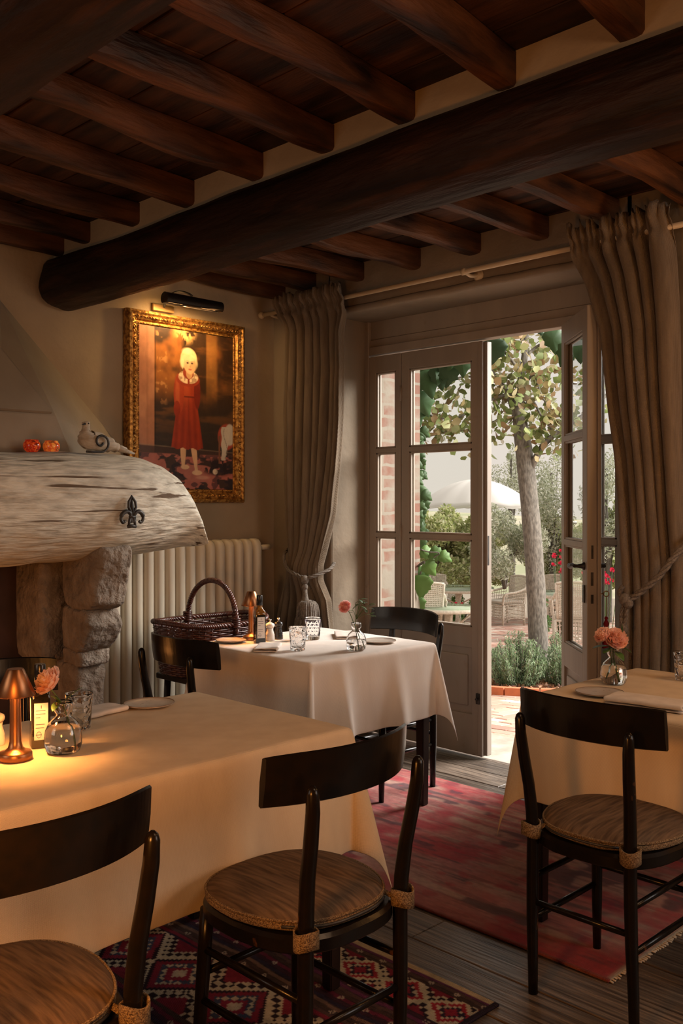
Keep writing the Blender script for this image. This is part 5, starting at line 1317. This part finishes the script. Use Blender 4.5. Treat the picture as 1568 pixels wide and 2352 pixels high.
Cc = np.stack([pc.x+rr2*np.cos(aa), pc.y+rr2*np.sin(aa), np.array([gz(pc.x+rr2[i]*math.cos(aa[i]), pc.y+rr2[i]*math.sin(aa[i])) for i in range(n)])+.035+.02*rng.random(n)], 1)
mc = leafcloud('bark_mulch', Cc, .05+.03*rng.random(n), M['lf'], None, [(.30, .13, .06), (.18, .08, .04), (.42, .24, .13), (.10, .05, .03)], 5, aspect=.5); tag(mc, 'reddish bark mulch covering the round garden bed', 'mulch', kind='stuff')
tr = empty('garden_tree', (tp.x, tp.y, tp.z), label='leaning grey-barked tree with yellowing leaves just outside the open door', cat='tree')
def ta(px, py, d=TD): return at(px, py, d)-tp
tr_pts = [ta(1243, 1590)-Vector((0, 0, .05)), ta(1240, 1560), ta(1236, 1480), ta(1232, 1380), ta(1226, 1280), ta(1218, 1180), ta(1209, 1090), ta(1202, 1030), ta(1196, 985), ta(1190, 930), ta(1196, 880), ta(1204, 820), ta(1212, 740), ta(1220, 640)]
b = B(); pts = smooth_path(tr_pts, 5); tab = [(0, .115), (.06, .100), (.2, .090), (.4, .086), (.55, .080), (.62, .072), (.72, .045), (.85, .03), (1, .012)]
tube(b, pts, [lerp(tab, i/(len(pts)-1))*(1+.05*fn(i*.7)) for i in range(len(pts))], 18); obj('trunk', b, M['bark'], tr)
branches = []
def branch(pts, r0, r1): 
    P_ = smooth_path(pts, 6); b = B(); tube(b, P_, [r0+(r1-r0)*i/(len(P_)-1) for i in range(len(P_))], 8); obj('branch', b, M['bark'], tr); branches.append(P_)
branch([ta(1211, 1092), ta(1226, 1060, TD-.05), ta(1250, 1020, TD-.1), ta(1290, 985, TD-.15), ta(1345, 950, TD-.2), ta(1400, 900, TD-.2)], .040, .014)
branch([ta(1196, 1000), ta(1182, 950), ta(1166, 905, TD+.05), ta(1140, 870, TD+.1), ta(1110, 830, TD+.1), ta(1060, 780, TD+.1)], .040, .012)
branch([ta(1166, 905, TD+.05), ta(1110, 925), ta(1050, 960), ta(1000, 958), ta(955, 940)], .016, .005)
branch([ta(1150, 880, TD-.1), ta(1080, 865), ta(1010, 878), ta(955, 895)], .014, .004)
branch([ta(1150, 960), ta(1100, 985), ta(1040, 990), ta(965, 1008)], .012, .004)
branch([ta(1192, 950), ta(1220, 920), ta(1245, 960, TD-.2), ta(1270, 990, TD-.2)], .018, .005)
branch([ta(1196, 900), ta(1225, 860, TD-.1), ta(1240, 900, TD-.2), ta(1265, 950, TD-.25)], .016, .005)
branch([ta(1200, 860), ta(1160, 810, TD-.2), ta(1130, 780, TD-.25), ta(1100, 720, TD-.3)], .016, .005)
branch([ta(1205, 820), ta(1245, 790), ta(1290, 800), ta(1350, 830)], .016, .005)
branch([ta(1205, 800), ta(1180, 740), ta(1140, 700), ta(1090, 640)], .016, .005)
cen = []
rl_ = random.Random(21)
for P_ in branches:
    for i, p in enumerate(P_):
        if i < len(P_)*.3: continue
        for k in range(6): cen.append(p+Vector((rl_.gauss(0, .11), rl_.gauss(0, .11), rl_.gauss(-.02, .09))))
for (px, py, sx, sy, n_) in ((1200, 860, 60, 60, 150), (1165, 950, 38, 36, 80), (1250, 830, 50, 50, 90), (1150, 790, 40, 40, 60), (1225, 985, 35, 22, 34), (1050, 920, 50, 35, 60), (1020, 975, 45, 18, 36), (1325, 900, 25, 70, 70), (1180, 760, 60, 30, 70), (1140, 1000, 14, 12, 10)):
    for k in range(n_): cen.append(ta(rl_.gauss(px, sx), rl_.gauss(py, sy), TD+rl_.gauss(0, .3)))
cen = np.array([tuple(c) for c in cen])
leafcloud('foliage', cen, .06+.045*rng.random(len(cen)), M['lf'], tr, [(.20, .23, .08), (.28, .29, .13), (.16, .20, .06), (.27, .21, .09), (.23, .15, .07), (.34, .30, .17), (.14, .18, .05)], 8, aspect=.8)
# ---- rosemary bushes in the bed
def rosemary(px, py, hgt, rad, n, seed, label):
    g = gat(px, py); t = empty('rosemary_bush', tuple(g), label=label, cat='shrub', group='rosemary bushes in the round bed'); r = np.random.default_rng(seed); rr3 = random.Random(seed)
    b = B(); cen = []; dirs = []
    for i in range(n):
        a = rr3.uniform(0, 2*PI); q_ = rr3.random()**.5; x, y = math.cos(a)*rad*q_, math.sin(a)*rad*q_; h_ = hgt*(1-.45*q_*q_)*rr3.uniform(.75, 1.1)
        p0, p1, p2 = Vector((x*.4, y*.4, .0)), Vector((x*.85, y*.85, h_*.55)), Vector((x*1.05, y*1.05, h_))
        P_ = smooth_path([p0, p1, p2], 5); tube(b, P_, .003, 4)
        for k in range(2, len(P_)):
            for m_ in range(9): cen.append(P_[k-1].lerp(P_[k], rr3.random())+Vector([rr3.gauss(0, .012) for _ in range(3)])); dirs.append((rr3.gauss(0, .5), rr3.gauss(0, .5), 1.0))
    obj('stems', b, M['bark'], t)
    leafcloud('needles', np.array([tuple(c) for c in cen]), .028+.014*r.random(len(cen)), M['lf'], t, [(.20, .30, .14), (.28, .38, .20), (.14, .22, .10), (.34, .42, .27)], seed, aspect=.16, dirs=np.array(dirs))
rosemary(1186, 1585, .50, .26, 95, 31, 'bushy rosemary at the foot of the tree, in front and left')
rosemary(1143, 1568, .36, .14, 40, 32, 'small rosemary at the left end of the round bed')
rosemary(1284, 1582, .48, .20, 70, 33, 'rosemary right of the tree trunk beside the open door leaf')

# ---- ivy around the outer opening
def ivy(items, label, seed, cols, vine=None):
    t = empty('climbing_vine', tuple(at(*items[0][:3])), label=label, cat='climbing plant'); o_ = at(*items[0][:3]); r = random.Random(seed)
    b = B(); P_ = [at(*v)-o_ for v in (vine or [i[:3] for i in items[:6]])]; tube(b, smooth_path(P_, 4), .005, 6); obj('stem', b, M['bark'], t)
    for ci, col in enumerate(cols):
        b = B()
        for k, (px, py, d, L_, ang_) in enumerate(items):
            if k % len(cols) != ci: continue
            a = math.radians(ang_); dirv = rt(math.sin(a), r.uniform(-.3, .3), -math.cos(a)); p = at(px, py, d)-o_
            # lobed leaf: outline polygon with central vein
            d3 = Vector(dirv).normalized(); s = d3.cross(Vector(rt(0, -1, .2+r.uniform(-.3, .3)))).normalized(); nn = s.cross(d3)
            out = [(0, 0), (.28, .05), (.45, .22), (.36, .42), (.40, .55), (.22, .66), (.10, .88), (0, 1.0)]
            c0 = b.verts.new(p+d3*L_*.35-nn*L_*.05)
            ring = [b.verts.new(p+d3*L_*v+s*L_*u-nn*L_*(.12*v*v-.10*abs(u))) for u, v in out+[(-u, v) for u, v in out[-2:0:-1]]]
            for q1, q2 in zip(ring, ring[1:]+ring[:1]): b.faces.new((c0, q1, q2))
        o = obj('leaves', b, mat(f'vine_leaf_{seed}_{ci}', col, .55, spec=.25), t); solid(o, .0006)
it = [(1000, 800, 6.2, .17, 20), (1045, 795, 6.1, .17, -15), (1075, 800, 6.15, .20, 30), (985, 830, 6.3, .17, -30), (1005, 840, 6.2, .17, 10), (1062, 815, 6.0, .15, 0), (1140, 775, 6.0, .19, -10), (1265, 757, 5.8, .16, 12), (1236, 752, 5.85, .08, 50),
      (962, 900, 6.2, .19, 25), (958, 860, 6.25, .15, 0), (975, 850, 6.2, .2, 15), (1325, 770, 5.5, .17, 10), (1310, 790, 5.6, .15, -25), (1120, 770, 6.1, .14, 40), (950, 930, 6.25, .16, 15), (1035, 835, 6.15, .17, -10)]
ivy(it, 'large dark green leaves hanging outside above the doors', 51, [(.028, .060, .026), (.04, .085, .032)], [(940, 1000, 6.3), (950, 900, 6.3), (965, 800, 6.3), (1050, 770, 6.2), (1150, 750, 6.0), (1300, 740, 5.6)])
rl_ = random.Random(5)
it = [(rl_.uniform(946, 972), 985+i*5.2, 6.25+rl_.uniform(-.1, .1), rl_.uniform(.06, .11), rl_.uniform(-50, 60)) for i in range(52)]
ivy(it, 'column of ivy climbing the outer wall edge, seen through the left leaf', 52, [(.035, .07, .022), (.05, .095, .03)], [(950, 1500, 6.3), (950, 1300, 6.3), (952, 1150, 6.3), (948, 1000, 6.3)])
it = [(965, 1262, 6.0, .11, 60), (985, 1268, 6.0, .12, 75), (1008, 1272, 6.0, .10, 60), (960, 1300, 6.05, .17, 5), (975, 1290, 6.0, .13, 40), (958, 1335, 6.05, .15, 10), (972, 1320, 6.0, .16, -8), (957, 1370, 6.05, .14, 0)]
ivy(it, 'bright green vine shoot reaching in from the left, seen through the lower pane', 53, [(.09, .17, .04), (.07, .14, .035)])

# ---- garden seating
M['rattan'] = mat('bleached_rattan', (.72, .64, .53), .75, col2=(.56, .49, .39), scale=40)
M['gcush'] = mat('cream_cushion', (.66, .60, .52), .9)
M['gglass'] = glassm('table_glass', (.86, .92, .88)); 
def lattice(bm, f, nu, nv, r, diag=False):
    for i in range(nu+1): tube(bm, [f(i/nu, k/8) for k in range(9)], r, 4)
    for j in range(nv+1): tube(bm, [f(k/8, j/nv) for k in range(9)], r, 4)
def make_garden_chair(loc, rz, label):
    t = empty('wicker_armchair', loc, rz, label, 'garden chair', 'wicker garden armchairs')
    # faces -y; back at +y
    back = lambda u, v: ((u-.5)*(.46+.06*v), .25+.10*v+.02*math.cos((u-.5)*PI), .42+.50*v+.02*math.cos((u-.5)*PI)*v)
    b = B(); lattice(b, back, 22, 20, .0075); tube(b, [back(k/12, 1) for k in range(13)], .016, 8); tube(b, [back(0, k/6) for k in range(7)], .016, 8); tube(b, [back(1, k/6) for k in range(7)], .016, 8); obj('backrest', b, M['rattan'], t)
    b = B(); sk = lambda u, v: ((u-.5)*.52, -.26, .12+.30*v+.05*math.sin(PI*u)*(1-v))
    lattice(b, sk, 16, 5, .006)
    for s in (-1, 1):
        sd = lambda u, v, s=s: (s*(.27+.01*math.sin(PI*u)), -.26+.52*u, .12+.30*v+.04*math.sin(PI*u)*(1-v)); lattice(b, sd, 16, 5, .006)
    bk_ = lambda u, v: ((u-.5)*.50, .26, .12+.30*v); lattice(b, bk_, 12, 4, .006); obj('skirt', b, M['rattan'], t)
    b = B(); box(b, -.27, .27, -.27, .27, .395, .425, .01); obj('seat', b, M['rattan'], t)
    for s in (-1, 1):
        b = B(); P_ = smooth_path([(s*.27, -.27, .42), (s*.30, -.27, .56), (s*.31, -.22, .63), (s*.31, .0, .65), (s*.29, .22, .70), (s*.26, .31, .78)], 4); tube(b, P_, .022, 8)
        ar = lambda u, v, s=s: (s*(.275+.03*v), -.25+.52*u, .42+(.21+.06*u)*v); lattice(b, ar, 12, 4, .006); obj('armrest', b, M['rattan'], t)
    for sx in (-1, 1):
        for sy in (-1, 1): b = B(); tube(b, [(sx*.255, sy*.25, 0), (sx*.265, sy*.255, .42)], [.016, .022], 8); obj('leg', b, M['rattan'], t)
    b = B(); box(b, -.25, .25, -.25, .24, .427, .485, .022); obj('cushion', b, M['gcush'], t)
    return t
def make_garden_table(loc, R, hgt, label):
    t = empty('garden_table', loc, 0, label, 'garden table', 'round wicker garden tables')
    b = B(); lathe(b, [(R, hgt), (R+.008, hgt+.004), (R, hgt+.010)], 40, capb=True, capt=True); obj('glass_top', b, M['gglass'], t)
    b = B(); lathe(b, [(R*.93, hgt-.055), (R*.99, hgt-.05), (R, hgt-.003), (R*.9, hgt-.003)], 40, capb=False, capt=False); lathe(b, [(.06, .05), (.045, .3), (.06, hgt-.08)], 16)
    for k in range(4):
        a = PI/4+k*PI/2; tube(b, [(math.cos(a)*.04, math.sin(a)*.04, hgt-.30), (math.cos(a)*R*.8, math.sin(a)*R*.8, hgt-.06)], .014, 6); tube(b, [(0, 0, .10), (math.cos(a)*R*.35, math.sin(a)*R*.35, .05), (math.cos(a)*R*.5, math.sin(a)*R*.5, .0)], .022, 8)
    obj('wicker_base', b, M['rattan'], t)
    b = B(); lathe(b, [(R*.96, hgt-.012), (R*.96, hgt-.004)], 36); obj('woven_top', b, M['rattan'], t)
def gp(px, py): g = gat(px, py); return (g.x, g.y, g.z)
VIEW = math.radians(-45)      # object's -y towards the camera
make_garden_chair(gp(1160, 1436), VIEW-math.radians(62), 'wicker armchair just left of the tree trunk, seen from the side')
make_garden_chair(gp(1003, 1428), VIEW+math.radians(6), 'wicker armchair facing the door, seen through the left leaf')
make_garden_chair(gp(1284, 1432), VIEW-math.radians(8), 'wicker armchair behind the round table right of the tree')
make_garden_chair(gp(968, 1496), VIEW+math.radians(180), 'dark-sided wicker chair at the left by the small glass table')
make_garden_chair(gp(1318, 1490), VIEW+math.radians(170), 'wicker chair seen through the glass of the open door leaf')
make_garden_table(gp(1052, 1440), .66, .73, 'large round glass-topped table beside the side-facing wicker armchair')
make_garden_table(gp(1030, 1500), .42, .60, 'small round glass-topped table seen low in the left door leaf')
make_garden_table(gp(1296, 1470), .48, .72, 'round wicker table right of the tree trunk')
# ---- parasol
pg = at(1092, 1400, 22.5); pz = gz(pg.x, pg.y)
ps = empty('parasol', (pg.x, pg.y, pz), label='large white parasol over the garden seating', cat='parasol')
M['canvasw'] = mat('white_parasol_cloth', (.78, .74, .69), .9)
def par(u, v):
    a = 2*PI*u; nseg = 12; k = abs(((u*nseg) % 1)-.5)*2; r = v*1.38*(1-.018*(1-k)*v); z = 3.30-.10-.62*(v**2.0)-.03*(1-k)*v
    return (r*math.cos(a), r*math.sin(a), z)
vs, fs = grid(par, 96, 14, True); o = obj('canopy', (vs, fs), M['canvasw'], ps, smooth=True); solid(o, .004)
def val(u, v): p = par(u, 1); return (p[0], p[1], p[2]-.05*v)
vs, fs = grid(val, 96, 2, True); o = obj('valance', (vs, fs), M['canvasw'], ps)
b = B(); tube(b, [(0, 0, 0), (0, 0, 3.25)], .025, 10); lathe(b, [(.3, 0), (.3, .06), (0, .07)], 24); obj('pole', b, M['gcush'], ps)
for k in range(6):
    a = 2*PI*k/6; b = B(); tube(b, [(0, 0, 2.5), (math.cos(a)*.75, math.sin(a)*.75, 2.9)], .008, 5); obj('rib', b, M['gcush'], ps)

# ---- hedges and olive trees
def bush(name, px, py_top, py_bot, wpx, d, n, size, cols, seed, label, cat, group, depth=1.2, trunk=False, aspect=.45, lumps=9, fill=.75):
    r = np.random.default_rng(seed); c = at(px, py_bot, d); g = gz(c.x, c.y); zt = at(px, py_top, d).z; w = wpx*d/2174/2
    t = empty(name, (c.x, c.y, g), label=label, cat=cat, group=group)
    z0 = max(at(px, py_bot, d).z-g, 0); hh = zt-g-z0
    L_ = r.random((lumps, 3))*2-1; pts = []
    rad = .42
    k = r.integers(0, lumps, n); off = r.normal(size=(n, 3)); off /= np.linalg.norm(off, axis=1)[:, None]; off *= (r.random((n, 1))**.4)*rad
    u = L_[k]*(1-rad*.6)+off
    edge = 1-.35*np.clip(u[:, 2], 0, 1)**2
    s, f, z = u[:, 0]*w*edge, u[:, 1]*depth*edge, z0+(u[:, 2]+1)/2*hh
    ok = (z > .02); s, f, z = s[ok], f[ok], z[ok]
    Cn = np.stack([s*.7071+f*.7071, -s*.7071+f*.7071, z], 1)
    b = B()
    if trunk: tube(b, smooth_path([(0, 0, -.05), (.05, .03, z0*.5+.2), (-.05, 0, z0+hh*.35), (.05, .05, z0+hh*.8)], 5), [.09]*6+[.06]*5+[.03]*5, 8)
    for q_ in L_[:7]:
        tube(b, smooth_path([(0, 0, max(z0*.8, .02)), Vector(rt(q_[0]*w*.3, q_[1]*depth*.3, z0+hh*.3)), Vector(rt(q_[0]*w*.7, q_[1]*depth*.7, z0+(q_[2]+1)/2*hh*.9))], 4), [.03]*3+[.02]*3+[.008]*3, 5)
    obj('branches', b, M['bark'], t)
    leafcloud('foliage', Cn, size*(.7+.6*r.random(len(Cn))), M['lf'], t, cols, seed, aspect=aspect)
OL = [(.40, .42, .28), (.52, .54, .40), (.30, .33, .20), (.62, .62, .50)]
HG = [(.52, .56, .24), (.62, .64, .34), (.36, .42, .15), (.70, .66, .42)]
bush('hedge_shrub', 1005, 1172, 1345, 190, 21, 15000, .09, HG, 61, 'olive-green hedge under the left half of the parasol', 'hedge', 'garden hedge behind the seating', lumps=16)
bush('hedge_shrub', 1120, 1178, 1345, 170, 20.5, 13000, .09, HG, 62, 'olive-green hedge behind the side-facing wicker armchair', 'hedge', 'garden hedge behind the seating', lumps=14)
bush('hedge_shrub', 1262, 1170, 1350, 150, 20.5, 11000, .09, HG, 63, 'light green hedge behind the wicker armchair right of the tree', 'hedge', 'garden hedge behind the seating', lumps=12)
bush('hedge_shrub', 1395, 1150, 1350, 170, 20, 11000, .09, HG, 64, 'green hedge with red blooms seen between door leaf and curtain', 'hedge', 'garden hedge behind the seating', lumps=12)
bush('olive_tree', 1158, 1150, 1330, 150, 17.5, 9000, .075, OL, 65, 'dark silvery olive tree directly left of the tree trunk', 'tree', 'olive trees beyond the terrace', lumps=10, aspect=.3)
bush('olive_tree', 1175, 1010, 1180, 120, 26, 3000, .085, OL, 66, 'airy olive tree top between the parasol and the trunk', 'tree', 'olive trees beyond the terrace', trunk=True, lumps=10, aspect=.3)
bush('olive_tree', 1268, 1030, 1310, 120, 19.6, 5600, .07, OL, 67, 'tall pale olive tree right of the trunk', 'tree', 'olive trees beyond the terrace', trunk=True, lumps=12, aspect=.3)
bush('olive_tree', 1395, 1020, 1300, 120, 19, 5200, .08, OL, 68, 'olive tree seen past the open leaf beside the right curtain', 'tree', 'olive trees beyond the terrace', trunk=True, lumps=12, aspect=.3)
bush('hedge_shrub', 1230, 1345, 1445, 70, 15.5, 2200, .05, [(.12, .22, .07), (.18, .28, .10)], 69, 'low dark shrub beside the trunk, between the wicker armchairs', 'shrub', None, .4, lumps=8)
bush('hedge_shrub', 1062, 1350, 1440, 80, 18.4, 2200, .06, [(.14, .26, .07), (.22, .34, .10)], 70, 'low green shrub with red flowers under the large glass table', 'shrub', None, .5, lumps=8)
b = None
for k, (px, py, d, n_, lb) in enumerate(((1290, 1293, 13, 14, 'pink-red geranium blooms left of the open door leaf'), (1390, 1325, 12, 18, 'pink-red geranium blooms between door leaf and curtain'), (1070, 1397, 16.8, 8, 'red flowers low beneath the large glass table'))):
    o_ = at(px, py, d); g = gz(o_.x, o_.y); t = empty('geranium', (o_.x, o_.y, g), label=lb, cat='flowers', group='red geraniums in the garden'); r_ = random.Random(k)
    b1 = B(); b2 = B()
    for i in range(n_):
        c = at(px+r_.gauss(0, 22 if k else 10), py+r_.gauss(0, 13), d+r_.uniform(-.2, .2))-Vector((o_.x, o_.y, g)); tube(b2, [(c.x*.3, c.y*.3, 0), (c.x*.7, c.y*.7, c.z*.6), tuple(c)], .004, 4); flower_head(b1, c, (-.5, -.5, .5), .035, 9, i)
    obj('blooms', b1, mat(f'geranium_red_{k}', (.75, .03, .09), .6), t); obj('stems', b2, M['stemgreen'], t)
